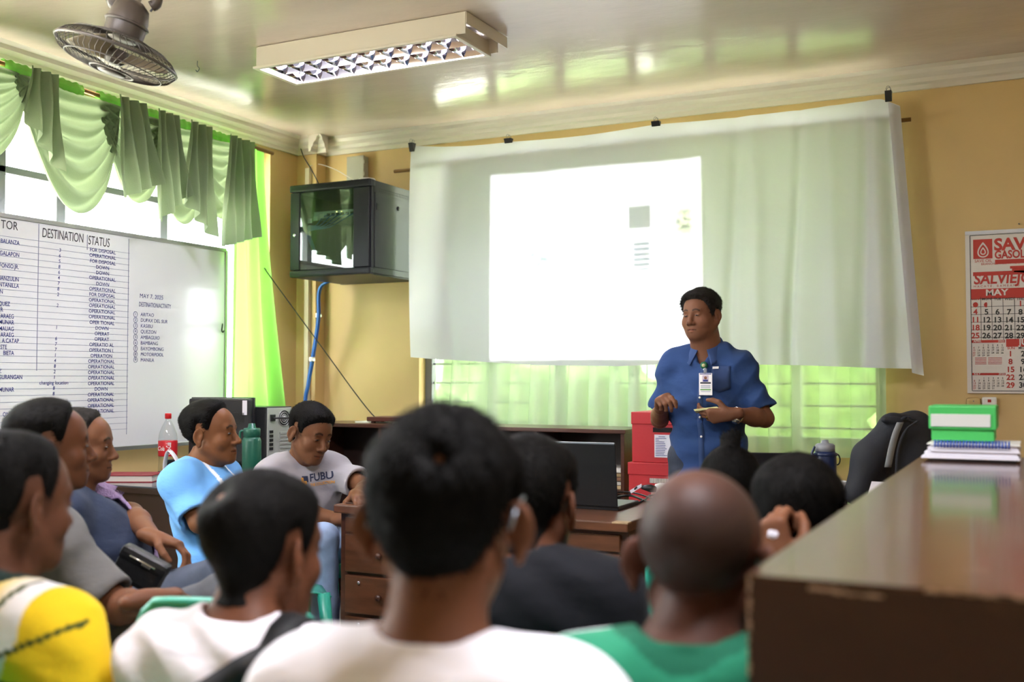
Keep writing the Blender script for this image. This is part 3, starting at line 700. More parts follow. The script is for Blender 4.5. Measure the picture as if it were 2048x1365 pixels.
cbox(1943, 681, 2010, 685.5, M_red); ct('APRIL', 1947, 683.3, 4.2, M_paper, bold=.02); ct('2025', 1996, 682.8, 4.2, M_paper, bold=.02)
cbox(1944, 746.5, 2011, 751, M_red); ct('JULY', 1948, 748.8, 4.2, M_paper, bold=.02); ct('2025', 1997, 748.3, 4.2, M_paper, bold=.02)
cbox(2012, 678.5, 2110, 693, M_red); ct('JUNE', 2038, 685, 12, M_paper, bold=.03)
ct('SUN', 2022, 697, 5, M_red, 'CENTER', bold=.015); ct('MON', 2046, 696.5, 5, M_blk, 'CENTER', bold=.015)
for wk in range(5):
    for i in range(2):
        d = 1 + 7 * wk + i; ct(str(d), (2021, 2046)[i], 708.5 + 15.7 * wk, 11, M_red if i == 0 else M_blk, 'CENTER', bold=.028)
for (x0, y0, first, n) in ((1948, 691, 2, 30), (1949, 757, 2, 31)):
    for d in range(1, n + 1):
        k = d - 1 + first; ct(str(d), x0 + (k % 7) * 9.4, y0 + (k // 7) * 5.1, 3.7, M_red if k % 7 == 0 else M_blk, 'CENTER', bold=.012)
for i in range(5):
    cbox(1950, 716 + 3 * i, 1973, 717 + 3 * i, M_red); cbox(1976, 716 + 3 * i, 2004, 716.8 + 3 * i, M_red)
# doorbell-like devices under the calendar
p = onY(1979, 806, YB - .02)
dv = thing('wall_device', 'small white wall device with red square mark under the calendar', 'device', (p.x, YB, p.z - .05))
box('device_body', (p.x - .034, YB - .028, p.z - .05), (p.x + .034, YB, p.z + .028), M_white, dv, .009); box('red_mark', (p.x - .008, YB - .0292, p.z + .002), (p.x + .008, YB - .027, p.z + .016), M_red, dv)
p = onY(1947, 806, YB - .02)
dv = thing('wall_device', 'round-topped beige wall device left of the white one under the calendar', 'device', (p.x, YB, p.z - .05))
box('device_body', (p.x - .034, YB - .02, p.z - .06), (p.x + .034, YB, p.z + .024), mat('beige_plastic', 'c4a86e', rough=.5), dv, .014); tube('key_hole', [(p.x, YB - .021, p.z + .008), (p.x, YB - .018, p.z + .008)], .003, M_frame, dv, 8)

# ================================================================== WOODEN SHELF UNIT (back wall)
M_wood = mat('dark_varnished_wood', '4a2a1e', rough=.32, var=.25, vscale=5, stretch=(1, 8, 8), bump=.04, bscale=20)
M_woodd = mat('dark_brown_plywood', '2c1a14', rough=.5, var=.2, vscale=5)
M_woodl = mat('worn_brown_desk_wood', '573522', rough=.34, var=.3, vscale=4, stretch=(1.5, 9, 9), bump=.05, bscale=18)
M_worn = mat('bare_worn_wood_edge', 'a88d6a', rough=.7, var=.3, vscale=30)
sx0, sx1, sy0, sz = -3.98, -1.945, 5.285, 1.0
shelf = thing('bookshelf', 'long low dark wooden cubbyhole shelf under the back window', 'shelf', ((sx0 + sx1) / 2, 5.5, 0))
SB = 5.64
box('shelf_top', (sx0, sy0 - .01, sz - .022), (sx1 + .01, SB, sz), M_wood, shelf, .003)
box('shelf_back', (sx0, SB - .015, 0), (sx1, SB, sz - .022), M_woodd, shelf)
box('shelf_board', (sx0, sy0 + .01, .66), (sx1, SB - .015, .68), M_wood, shelf); box('shelf_board', (sx0, sy0 + .01, .34), (sx1, SB - .015, .36), M_wood, shelf); box('plinth', (sx0, sy0 + .02, 0), (sx1, SB - .015, .06), M_wood, shelf)
for x in [sx0 + (sx1 - .02 - sx0) * i / 4 for i in range(5)]: box('divider', (x, sy0, .0), (x + .02, SB - .015, sz - .022), M_wood, shelf, .002)
random.seed(3)
for k in range(5):   # papers in the right cubby
    z = .681 + .022 * k; o = box('paper_stack', (sx1 - .26 + random.uniform(0, .04), sy0 + .03 + random.uniform(0, .02), z), (sx1 - .03, sy0 + .3, z + .02), mat(('manila_folder', 'white_bond_paper', 'brown_folder')[k % 3], ('b8a078', 'd8d4cc', '7a5a42')[k % 3], rough=.8), None, .003)
    tag(o, ('manila folder', 'sheaf of white paper', 'brown folder', 'thin manila folder', 'white paper sheaf')[k] + ' ' + ('at the bottom of', 'second from bottom in', 'in the middle of', 'second from top in', 'on top of')[k] + ' the pile in the right shelf cubby', 'paper', 'papers in the right shelf cubby')
o = box('wooden_tray', onY(733, 842, 5.36) + Vector((0, 0, 0)), onY(733, 842, 5.36) + Vector((.34, .2, .026)), mat('reddish_brown_lacquer', '5a2a20', rough=.4), None, .004)
o.location.z += sz - onY(733, 842, 5.36).z + .012; tag(o, 'flat reddish brown wooden box lying on the left of the shelf top', 'box')
for dx in (.02, .3): 
    q = onY(733, 842, 5.36); f = box('foot', (q.x + dx, q.y + .02, q.z - .012), (q.x + dx + .02, q.y + .18, q.z), M_wood, None); f.parent = o
o = box('clipboard_papers', (-3.72, 5.40, sz), (-3.57, 5.52, sz + .008), M_white, None); tag(o, 'small white paper pad on the shelf top left of the flat wooden box', 'paper')

# ================================================================== RED ARCHIVE BOXES
M_rbox = mat('red_archive_cardboard', 'b8242c', rough=.55, bump=.05, bscale=90); M_lab = mat('white_label_paper', 'e6e4ee', rough=.7); M_hole = mat('dark_box_interior', '120b0b', rough=.9)
M_pink = mat('pink_label_paper', 'e0a8a0', rough=.7); M_docs = mat('white_document_edges', 'b9b3aa', rough=.8, var=.5, vscale=60, stretch=(6, 1, .2))
bx0 = onY(1262, 900, 5.1).x
stand = thing('low_stand', 'low dark wooden stand carrying the red archive boxes', 'stand', (bx0 + .17, 5.3, 0))
box('stand_top', (bx0 - .02, 5.06, .56), (bx0 + .38, 5.5, .585), M_wood, stand, .003)
for x in (bx0, bx0 + .33):
    for y in (5.08, 5.45): box('leg', (x, y, 0), (x + .03, y + .03, .56), M_wood, stand)
def abox_file(z, y, dx, lab, hole_docs, label_m, h=.245):
    t = thing('archive_box', lab, 'box', (bx0 + dx + .17, y + .2, z), 0, 'stacked red archive boxes')
    x0, x1, y1 = bx0 + dx, bx0 + dx + .345, y + .36
    box('box_body', (x0 + .004, y + .004, z), (x1 - .004, y1, z + h - .012), M_rbox, t, .003)
    box('box_lid', (x0, y, z + h - .062), (x1, y1 + .004, z + h), M_rbox, t, .004)
    hx = x0 + .115; box('handle_hole', (hx, y + .0025, z + h - .1), (hx + .1, y + .005, z + h - .076), M_docs if hole_docs else M_hole, t)
    lb = box('paper_label', (hx + .008, y + .002, z + h - .225), (hx + .092, y + .004, z + h - .112), label_m, t)
    if label_m is M_lab:
        for i, wl_ in enumerate((.034, .056, .018, .046, .05, .052, .05, .058, .05, .048, .044, .06)):
            z_ = z + h - .122 - .0085 * i; box('printed_line', (hx + .014 + (.016 if i == 0 else 0), y + .0014, z_ - .0014), (hx + .014 + (.016 if i == 0 else 0) + wl_, y + .002, z_ + .0014), M_ink, lb)
    return t
abox_file(.585, 5.09, -.015, 'red archive box at the bottom with papers showing in its slot', True, M_pink, .262)
abox_file(.848, 5.1, 0, 'red archive box on top with a typed white label', False, M_lab, .252)

# ================================================================== FRONT DESK (middle)
dx0, dx1, dy0, dy1, dz = -2.55, -1.31, 3.585, 4.21, .76
desk = thing('wooden_desk', 'worn brown wooden office desk with drawers behind the audience', 'desk', ((dx0 + dx1) / 2, 3.9, 0))
box('desk_top', (dx0 - .01, dy0 - .02, dz - .035), (dx1 + .01, dy1, dz), M_woodl, desk, .006)
box('worn_edge', (dx1 - .05, dy0 - .021, dz - .006), (dx1 + .011, dy0 + .02, dz + .0005), M_worn, desk, .002)
for px0 in (dx0, dx1 - .40):
    p = box('pedestal', (px0, dy0 + .02, .08), (px0 + .40, dy1 - .03, dz - .035), M_wood, desk, .003)
    for k in range(4):
        z1 = dz - .05 - k * .165; h = .06 if k == 0 else .15
        z1 = dz - .05 if k == 0 else dz - .12 - (k - 1) * .165
        dr = box('drawer', (px0 + .03, dy0 + .005, z1 - h), (px0 + .37, dy0 + .03, z1), M_woodl, desk, .004)
        if k: lathe('drawer_knob', [(0, .022), (.012, .02), (.013, .012), (.006, .0), (.006, -.01)], (0, 0, 0), M_wood, dr, 12, Matrix.Translation((px0 + .2, dy0 + .004, z1 - h / 2)) @ Matrix.Rotation(pi / 2, 4, 'X'))
        lathe('drawer_lock', [(0, .006), (.007, .005), (.007, -.005)], (0, 0, 0), M_refl, dr, 10, Matrix.Translation((px0 + .1, dy0 + .004, z1 - .025)) @ Matrix.Rotation(pi / 2, 4, 'X'))
    for x in (px0, px0 + .36):
        for y in (dy0 + .02, dy1 - .07): box('leg', (x, y, 0), (x + .04, y + .04, .08), M_wood, desk)
box('centre_drawer', (dx0 + .41, dy0 + .01, dz - .11), (dx1 - .41, dy0 + .03, dz - .04), M_woodl, desk, .004)
box('modesty_panel', (dx0 + .4, dy1 - .06, .2), (dx1 - .4, dy1 - .04, dz - .035), M_wood, desk)
cb_ = box('clipboard', (dx0 + .02, dy0 + .02, dz), (dx0 + .26, dy0 + .33, dz + .005), mat('brown_hardboard', '4a2d1c', rough=.4), None, .002); tag(cb_, 'thin brown clipboard lying on the left end of the wooden desk', 'clipboard')
# projector on the desk
pj = thing('projector', 'white data projector standing on the desk facing the sheet', 'projector', (PJ.x, PJ.y, dz))
box('projector_body', (PJ.x - .12, PJ.y - .2, dz + .03), (PJ.x + .12, PJ.y - .01, dz + .12), M_white, pj, .012)
lathe('projector_lens', [(.045, -.03), (.045, .0), (.032, .004), (.03, -.01), (.0, -.012)], (0, 0, 0), M_clip, pj, 20, Matrix.Translation((PJ.x, PJ.y, PJ.z)) @ Matrix.Rotation(-pi / 2, 4, 'X'))
for x in (-.09, .09): tube('foot', [(PJ.x + x, PJ.y - .05, dz), (PJ.x + x, PJ.y - .05, dz + .035)], .01, M_clip, pj, 8)
# laptop, lid back towards the audience
M_lap = mat('black_laptop_plastic', '141518', rough=.35); M_edge = mat('silver_clip_and_lid_highlight', '9aa2ad', rough=.3, metal=.6)
l0, l1 = onY(1138, 1002, 3.86), onY(1236, 1003, 3.86)
lw_ = .345; lxc = l1.x - lw_ / 2; tl = Vector((0, .045, .23))
lap = thing('laptop', 'open black laptop on the desk with its lid back to the audience', 'laptop', (lxc, 3.95, dz))
box('laptop_base', (lxc - lw_ / 2, 3.865, dz), (lxc + lw_ / 2, 4.1, dz + .018), M_lap, lap, .005)
Ml = Matrix.Translation((lxc, 3.862, dz + .016)) @ Matrix.Rotation(radians(6), 4, 'X')
lid = box('laptop_lid', (-lw_ / 2, -.007, 0), (lw_ / 2, 0, .245), M_lap, lap, .003, M=Ml)
box('lid_edge_highlight', (-lw_ / 2 + .004, -.008, .242), (lw_ / 2 - .004, .001, .2475), M_edge, lid, 0, M=Ml)  # pale strip painted in as the highlight along the lid's top edge
box('screen', (-lw_ / 2 + .01, .0002, .015), (lw_ / 2 - .01, .001, .235), mat('lit_laptop_screen', 'a8c0e0', emit=.8), lid, 0, M=Ml)
def cable(label, pts, r=.0035, m=None): return tag(tube('power_cable', smooth_pts(pts, 8), r, m or M_wire, None, 6), label, 'cable')
Z = dz + .005
cable('black charger cable looping across the desk right of the laptop', [onZ(1150, 1010, Z), onZ(1210, 990, Z + .01), onZ(1260, 985, Z + .012), onZ(1310, 1000, Z), onZ(1330, 1012, Z)])
cable('second black cable lying along the desk edge below the laptop', [onZ(1150, 1014, Z), onZ(1200, 1008, Z), onZ(1260, 1010, Z), onZ(1290, 1000, Z), onZ(1300, 992, Z), onZ(1330, 990, Z)], .004)
cable('thick black cord coil beside the laptop lid', [onZ(1232, 995, Z), onZ(1262, 992, Z), onZ(1290, 1002, Z), onZ(1320, 1008, Z + .01)], .005)
cg = thing('power_plug', 'black power plug with a white paper tag pushed into an adaptor', 'plug', onZ(1310, 985, Z))
pA, pB = at(1283, 975, 4.45), at(1312, 979, 4.45)
tube('plug_cord', smooth_pts([onZ(1258, 990, Z), at(1268, 980, 4.45), at(1276, 973, 4.45), pA], 6), .004, M_wire, cg, 6)
tube('plug_body', [pA, pA.lerp(pB, .4), pA.lerp(pB, .6), pB], [.008, .014, .017, .013], M_wire, cg, 10)
tA, tB = at(1262, 984, 4.44), at(1283, 972, 4.44); dv_ = (tB - tA).normalized()
pobj('paper_tag', [tA + UP * .008 - dv_ * .006, tA - UP * .008, tB - UP * .006, tB + UP * .008], [(0, 1, 2, 3)], M_lab, cg, smooth=False).modifiers.new('t', 'SOLIDIFY').thickness = .001
ad_ = at(1327, 980, 4.46); box('adaptor', ad_ - Vector((.03, .03, .02)), ad_ + Vector((.05, .03, .025)), M_white, cg, .006)
tube('adaptor_cord', smooth_pts([ad_ + Vector((.04, 0, -.01)), ad_ + Vector((.09, -.02, -.04)), onZ(1380, 1010, Z)], 5), .005, M_white, cg, 6)

# ================================================================== LEFT DESK AND WHAT STANDS ON IT
M_gtop = mat('glass_covered_desktop', '55606a', rough=.12, coat=.5)
ex0, ex1, ey0, ey1 = -4.32, -3.40, 3.74, 5.15
ld = thing('side_desk', 'dark wooden desk with glass top under the whiteboard', 'desk', ((ex0 + ex1) / 2, 4.4, 0))
box('desk_top', (ex0, ey0, dz - .035), (ex1, ey1, dz - .006), M_woodd, ld, .004); box('glass_sheet', (ex0 + .01, ey0 + .008, dz - .006), (ex1 - .01, ey1 - .01, dz), M_gtop, ld, .002)
box('side_panel', (ex0 + .02, ey0 + .02, .05), (ex1 - .02, ey0 + .045, dz - .035), M_woodd, ld); box('side_panel', (ex0 + .02, ey1 - .045, .05), (ex1 - .02, ey1 - .02, dz - .035), M_woodd, ld)
box('front_panel', (ex1 - .06, ey0 + .045, .25), (ex1 - .035, ey1 - .045, dz - .035), M_woodd, ld)
for x in (ex0 + .02, ex1 - .06):
    for y in (ey0 + .02, ey1 - .06): box('leg', (x, y, 0), (x + .04, y + .04, .05), M_woodd, ld)
def onDesk(px, py): return onZ(px, py, dz)
# cola bottle
M_pet = glass('clear_bottle_plastic', (.93, .95, .95), .06); M_cap = mat('red_bottle_cap', 'cf1f26', rough=.4); M_clab = mat('red_cola_label', 'c41f2b', rough=.4); M_wprint = mat('white_print', 'f2eeee', rough=.6)
bp = at(335, 954, 5.5); bp.z = dz
cola = thing('soda_bottle', 'nearly empty clear plastic soda bottle with red cap and label', 'bottle', bp)
lathe('bottle_body', [(.0, .0), (.042, .0), (.047, .01), (.048, .05), (.045, .09), (.046, .11), (.0475, .13), (.0475, .2), (.044, .225), (.03, .262), (.018, .285), (.014, .292), (.014, .306)], bp, M_pet, cola, 28)
lathe('cap', [(.0, .328), (.0155, .328), (.0165, .324), (.0165, .303), (.014, .3)], bp, M_cap, cola, 20)
lathe('label', [(.0472, .108), (.0482, .11), (.0485, .13), (.0485, .186), (.0472, .188)], bp, M_clab, cola, 28)
fd = (CAM - bp); fd.z = 0; fd.normalize(); fr = Vector((-fd.y, fd.x, 0))
for i, (s, a, sz_) in enumerate((('Coca-Cola', .1, .034), ('Cola', -.75, .03))):
    d_ = fd * cos(a) + fr * sin(a); tg = Vector((-d_.y, d_.x, 0))
    text(s, sz_, M_wprint, cola, frame(bp + d_ * .0492 + Vector((0, 0, .148)), (0, 0, 1) if i == 0 else tg, -tg if i == 0 else (0, 0, 1)), 'CENTER', shear=.25, bold=.02, xs=.42 if i == 0 else .8)
# red book
rb = onDesk(265, 962)
def rbook():
    t = thing('book', 'thick red hardcover book lying on the side desk', 'book', rb, radians(26))
    R = Matrix.Translation(rb) @ Matrix.Rotation(radians(26), 4, 'Z'); m = mat('red_book_cloth', '8e2330', rough=.5)
    box('book_cover', (-.13, -.09, 0), (.13, .1, .004), m, t, 0, R); box('book_cover', (-.13, -.09, .031), (.13, .1, .035), m, t, .001, R); box('book_spine', (-.13, .098, 0), (.13, .104, .035), m, t, .002, R)
    box('pages', (-.126, -.086, .004), (.126, .098, .031), M_paper, t, 0, R)
rbook()
# desk organiser and paper loop
q = onDesk(335, 958); org = thing('hole_punch', 'black two-tier desk organiser between soda bottle and paper loop', 'organiser', q)
org.name = 'desk_organiser'
box('tray', q + Vector((-.07, .0, 0)), q + Vector((.09, .14, .035)), M_lap, org, .004); box('tray', q + Vector((-.065, .05, .035)), q + Vector((.09, .14, .09)), M_lap, org, .004)
for k in range(2): box('drawer_face', q + Vector((-.055 + .07 * k, -.003, .006)), q + Vector((.005 + .07 * k, .0, .03)), M_grey, org, .002)
q = onDesk(343, 975); pts = [q + Vector((-.02, 0, 0)), q + Vector((-.03, 0, .06)), q + Vector((-.03, 0, .12)), q + Vector((-.015, 0, .17)), q + Vector((.015, 0, .14)), q + Vector((.045, 0, .08)), q + Vector((.06, 0, .02)), q + Vector((.055, 0, 0)), q + Vector((.02, 0, .002)), q + Vector((-.015, 0, .001))]
pts = [q + RT * (p - q).x + Vector((0, 0, (p - q).z)) for p in pts]; sp2 = smooth_pts(pts, 5); dpt = FW.copy(); dpt.z = 0
pobj('paper_loop', [p + dpt * s for p in sp2 for s in (-.028, .028)], [(2 * i, 2 * i + 1, 2 * i + 3, 2 * i + 2) for i in range(len(sp2) - 1)], M_lab)
ob = bpy.data.objects['paper_loop']; ob.modifiers.new('thickness', 'SOLIDIFY').thickness = .0015; tag(ob, 'strip of white paper bent into a standing loop on the side desk', 'paper')
# monitor (back) and computer tower (rear)
M_mon = mat('black_monitor_plastic', '1d1e22', rough=.4)
mc = at(447, 866, 5.55); mh = .40
mon = thing('monitor', 'black computer monitor seen from behind beside the whiteboard', 'monitor', (mc.x, mc.y, dz), radians(12))
Rm = Matrix.Translation((mc.x, mc.y, 0)) @ Matrix.Rotation(radians(16), 4, 'Z')
box('monitor_back', (-.18, -.035, dz + .07), (.165, .0, 1.165), M_mon, mon, .012, Rm); box('monitor_bezel', (-.182, 0, dz + .065), (.167, .022, 1.17), M_mon, mon, .004, Rm)
for k in range(9): box('vent_rib', (-.15, -.04, 1.04 + .006 * k), (.13, -.034, 1.0425 + .006 * k), M_mon, mon, 0, Rm)
box('stand_neck', (-.04, -.05, dz + .015), (.04, -.02, 1.0), M_mon, mon, .006, Rm); box('stand_base', (-.11, -.1, dz), (.11, .08, dz + .016), M_mon, mon, .006, Rm)
box('paper_sticker', (.12, -.0365, 1.08), (.145, -.035, 1.155), M_lab, mon, 0, Rm)
tw = at(561, 868, 5.6)
M_steel = mat('galvanised_case_steel', 'b2b4b4', rough=.35, metal=.4, var=.06)
tow = thing('computer_tower', 'black computer tower showing its grey metal rear beside the corner', 'computer', (tw.x, tw.y, dz), radians(20))
Rt = Matrix.Translation((tw.x, tw.y, dz)) @ Matrix.Rotation(radians(84), 4, 'Z')
box('case_body', (-.095, .012, 0), (.095, .40, .36), M_mon, tow, .004, Rt); box('side_vent', (-.0965, .12, .08), (-.094, .3, .2), M_rackd, tow, 0, Rt)
rp = box('rear_plate', (-.088, .006, .006), (.088, .014, .354), M_steel, tow, .002, Rt)
def fangrill(x, z, r):
    for rr in (r, r * .72, r * .45): tube('fan_grille', [Rt @ Vector((x + rr * cos(t * pi / 12), .003, z + rr * sin(t * pi / 12))) for t in range(24)], .0022, M_steel, rp, 5, closed=True)
    lathe('fan_opening', [(0, 0), (r, 0), (r, .002), (0, .002)], (0, 0, 0), M_rackd, rp, 24, Rt @ Matrix.Translation((x, .004, z)) @ Matrix.Rotation(-pi / 2, 4, 'X'))
    lathe('fan_hub', [(0, .002), (r * .3, .002), (r * .3, 0)], (0, 0, 0), M_steel, rp, 16, Rt @ Matrix.Translation((x, .003, z)) @ Matrix.Rotation(pi / 2, 4, 'X'))
fangrill(.03, .30, .042); fangrill(-.025, .075, .044)
for k in range(6): box('slot_cover', (.0, .003, .12 + k * .019), (.078, .007, .132 + k * .019), M_steel, rp, .001, Rt)
for k in range(5): box('port', (-.075, .002, .135 + k * .022), (-.05, .007, .15 + k * .022), M_lap, rp, 0, Rt)
box('power_socket', (-.07, .0, .285), (-.035, .008, .32), M_lap, rp, .002, Rt)
tube('plugged_cord', smooth_pts([Rt @ Vector(v) for v in ((-.055, 0, .3), (-.02, -.04, .302), (.05, -.06, .29), (.09, -.05, .2), (.10, -.06, .1), (.02, -.09, .01))], 8), .005, M_wire, tow, 6)
tube('video_cable', smooth_pts([Rt @ Vector(v) for v in ((.05, .0, .09), (.11, -.07, .09), (.12, -.08, .04), (.04, -.12, .006), (-.1, -.16, .006))], 8), .005, M_mon, tow, 6)
box('vga_plug', (.03, -.03, .078), (.062, .005, .1), M_mon, tow, .003, Rt)
pp = at(548, 930, 5.2); pp.z = dz; o = box('paper_sheaf', pp + Vector((-.1, -.1, 0)), pp + Vector((.1, .1, .012)), M_white, None, .002); tag(o, 'white papers lying on the side desk before the computer tower', 'paper')
# green flask
gp = at(503, 945, 5.15); gp.z = dz
M_gfl = mat('dark_green_powdercoat', '1d5a48', rough=.35, bump=.05, bscale=300)
fl = thing('green_flask', 'dark green insulated flask standing behind the man in light blue', 'bottle', gp)
lathe('flask_body', [(0, 0), (.042, 0), (.046, .006), (.046, .205), (.041, .222), (.034, .228), (.0, .228)], gp, M_gfl, fl, 28)
lathe('flask_lid', [(.036, .226), (.041, .23), (.041, .262), (.038, .268), (.02, .27), (.016, .29), (.0, .292)], gp, M_gfl, fl, 24)
tube('carry_loop', smooth_pts([gp + RT * -.038 + Vector((0, 0, .255)), gp + RT * -.056 + Vector((0, 0, .25)), gp + RT * -.056 + Vector((0, 0, .215)), gp + RT * -.045 + Vector((0, 0, .2))], 5), .006, M_gfl, fl, 8)

# ================================================================== COUNTER (right foreground)
def counter_mat():
    m = mat('glossy_brown_counter_varnish', '4a2b20', rough=.2, var=.12, vscale=4, coat=.35, stretch=(6, 1, 6), bump=.02, bscale=12)
    N = m.node_tree.nodes; L = m.node_tree.links; b = N['Principled BSDF']
    src = b.inputs['Base Color'].links[0].from_socket
    tc = N.new('ShaderNodeTexCoord'); mp = N.new('ShaderNodeMapping'); mp.inputs['Scale'].default_value = (5, 26, 26); L.new(tc.outputs['Object'], mp.inputs[0])
    n = N.new('ShaderNodeTexNoise'); n.inputs['Scale'].default_value = 1.6; n.inputs['Detail'].default_value = 6; n.inputs['Roughness'].default_value = .6; L.new(mp.outputs[0], n.inputs['Vector'])
    r = N.new('ShaderNodeMapRange'); r.inputs[1].default_value = .715; r.inputs[2].default_value = .74; L.new(n.outputs['Fac'], r.inputs[0])
    mx = N.new('ShaderNodeMix'); mx.data_type = 'RGBA'; L.new(r.outputs[0], mx.inputs['Factor']); L.new(src, mx.inputs['A']); mx.inputs['B'].default_value = (*hexc('b79a80'), 1)
    L.new(mx.outputs['Result'], b.inputs['Base Color']); return m
M_counter = counter_mat(); M_cfront = mat('dark_red_brown_laminate', '38201a', rough=.3, var=.1, vscale=6)
M_chip = mat('chipped_bare_edge', 'b89a86', rough=.8, var=.3, vscale=40)
KF = .87; kx0, kx1, ky0, ky1, kz = -.335 * KF, .35, 1.36 * KF, 3.74 * KF, 1.27 - .25 * KF
ctr = thing('counter', 'long brown varnished office counter with chipped edges in the right foreground', 'counter', ((kx0 + kx1) / 2, 2.5, 0))
box('counter_top', (kx0, ky0, kz - .004), (kx1, ky1, kz), M_counter, ctr)
box('end_panel', (kx0, ky0, 0), (kx1, ky0 + .025, kz - .004), M_cfront, ctr, .001)
box('side_panel', (kx0, ky0 + .025, 0), (kx0 + .025, ky1 - .025, kz - .004), M_cfront, ctr); box('side_panel', (kx1 - .025, ky0 + .025, 0), (kx1, ky1 - .025, kz - .004), M_cfront, ctr)
box('end_panel', (kx0, ky1 - .025, 0), (kx1, ky1, kz - .004), M_cfront, ctr)
random.seed(11)
def chip(x, w, z, h, y=ky0 - .0008):
    pts = []; n = 14
    for i in range(n): pts.append((x + w * i / (n - 1), z + h * random.uniform(.3, 1)))
    for i in range(n): pts.append((x + w * (1 - i / (n - 1)), z - h * random.uniform(.2, .9)))
    pobj('chipped_patch', [Vector((a, y, b)) for a, b in pts], [tuple(range(len(pts)))], M_chip, ctr, smooth=False)
for px, py, wpx, hpx in ((1617, 1178, 70, 7), (1690, 1188, 70, 4)):
    p = onY(px, py, ky0); chip(p.x, wpx / FPX * 1.2, p.z, hpx / FPX * 1.3)
for px in (1850, 1920, 1990):
    p = onY(px, 1190, ky0); chip(p.x, .05, kz - .002, .003)
random.seed(4)
for k in range(16):
    p = onY(1545, 1160 + 13 * k + random.uniform(-4, 4), ky0); chip(kx0, random.uniform(.002, .005), p.z, random.uniform(.002, .006))
# things on the far end of the counter
M_gbox = mat('green_cardboard', '3fae55', rough=.5)
g0 = onY(1858, 880, 3.0450); gx0 = g0.x; gx1 = onY(1992, 880, 3.0450).x
gb = thing('storage_box', 'bright green cardboard storage box with white label strip on the counter', 'box', ((gx0 + gx1) / 2, 3.1320, kz + .035))
zt = onY(1900, 812, 3.0450).z; zb_ = kz + .052
box('box_body', (gx0 + .006, 3.0450, zb_), (gx1 - .004, 3.2103, zt - .004), M_gbox, gb, .003); box('box_lid', (gx0, 3.0380, zt - .062), (gx1 + .002, 3.2155, zt), M_gbox, gb, .004)
box('label_strip', (gx0 + .006, 3.0354, zt - .055), (gx1 - .012, 3.0385, zt - .022), mat('silver_grey_label', 'c9cbc6', rough=.45), gb, .001)
p0, p1 = onY(1842, 905, 2.9928).x, onY(2040, 905, 2.9928).x
doc = thing('bound_document', 'thick white comb-bound document with blue spine teeth on the counter', 'document', ((p0 + p1) / 2, 3.0885, kz))
box('cover', (p0 + .02, 3.0015, kz), (p1 - .01, 3.2190, kz + .008), mat('dark_cover_card', '3a3a40', rough=.5), doc)
for k in range(6): box('page_block', (p0 + .012 * (k % 2) + .004 * k, 2.9911 + .002 * (k % 3), kz + .008 + .006 * k), (p1 - .003 * (k % 3), 3.2190, kz + .0135 + .006 * k), M_lab, doc, .001)
box('cover', (p0 + .015, 2.9902, kz + .044), (p1, 3.2190, kz + .047), M_white, doc)
M_comb = mat('blue_plastic_comb', '2b4fa8', rough=.4)
for k in range(24):
    x = p0 + .035 + k * (p1 - p0 - .06) / 23; tube('comb_ring', smooth_pts([(x, 3.0102, kz + .046), (x, 2.9971, kz + .055), (x, 2.9858, kz + .048), (x, 2.9867, kz + .038)], 4), .0022, M_comb, doc, 6)

# ================================================================== RIGHT TABLE BEHIND THE COUNTER
rt = thing('work_table', 'brown work table behind the counter carrying bottle and mug', 'table', (-.7, 4.4, 0))
box('table_top', (-1.2, 4.05, dz - .03), (-.12, 4.95, dz), M_woodl, rt, .004)
for x in (-1.17, -.2):
    for y in (4.08, 4.88): box('leg', (x, y, 0), (x + .05, y + .05, dz - .03), M_wood, rt)
box('apron', (-1.15, 4.08, dz - .11), (-.17, 4.1, dz - .03), M_wood, rt)
M_navy = mat('navy_bottle_steel', '1f2c4e', rough=.3); M_gcap = mat('grey_bottle_cap_plastic', '8d9096', rough=.4)
wp = at(1651, 985, 4.45); wp.z = dz
wbt = thing('water_bottle', 'navy blue steel water bottle with grey cap behind the dark-haired person', 'bottle', wp)
hb = onY(1651, 903, wp.y).z - dz; r_ = .046
lathe('bottle_body', [(0, 0), (r_ * .9, 0), (r_, .006), (r_, hb - .02), (r_ * .9, hb), (0, hb)], wp, M_navy, wbt, 28)
lathe('bottle_cap', [(r_ * .86, hb - .002), (r_ * .88, hb + .025), (r_ * .7, hb + .032), (r_ * .35, hb + .034), (r_ * .3, hb + .046), (0, hb + .048)], wp, M_gcap, wbt, 24)
tube('cap_strap', smooth_pts([wp + RT * -.04 + Vector((0, -.02, hb + .02)), wp + RT * -.05 + Vector((0, -.03, hb - .01)), wp + RT * -.045 + Vector((0, -.035, hb - .04))], 5), .005, M_navy, wbt, 8)
lathe('neck_ring', [(r_ * 1.0, hb - .02), (r_ * 1.08, hb - .018), (r_ * 1.08, hb - .008), (r_ * .95, hb - .004)], wp, M_navy, wbt, 24)
tube('carabiner', [wp + RT * (.05 + .012 * cos(t * pi / 8)) + Vector((0, 0, hb - .035 + .022 * sin(t * pi / 8))) for t in range(16)], .003, M_clip, wbt, 6, closed=True)
mp_ = at(1676, 1002, 4.35); mp_.z = dz
mug = thing('mug', 'white ceramic mug beside the navy water bottle', 'mug', mp_)
lathe('mug_body', [(0, 0), (.034, 0), (.036, .004), (.037, .088), (.035, .09), (.033, .086), (.032, .008), (0, .006)], mp_, M_white, mug, 24)
tube('handle', smooth_pts([mp_ + RT * .034 + Vector((0, 0, .074)), mp_ + RT * .058 + Vector((0, 0, .068)), mp_ + RT * .06 + Vector((0, 0, .036)), mp_ + RT * .035 + Vector((0, 0, .02))], 6), .006, M_white, mug, 8)
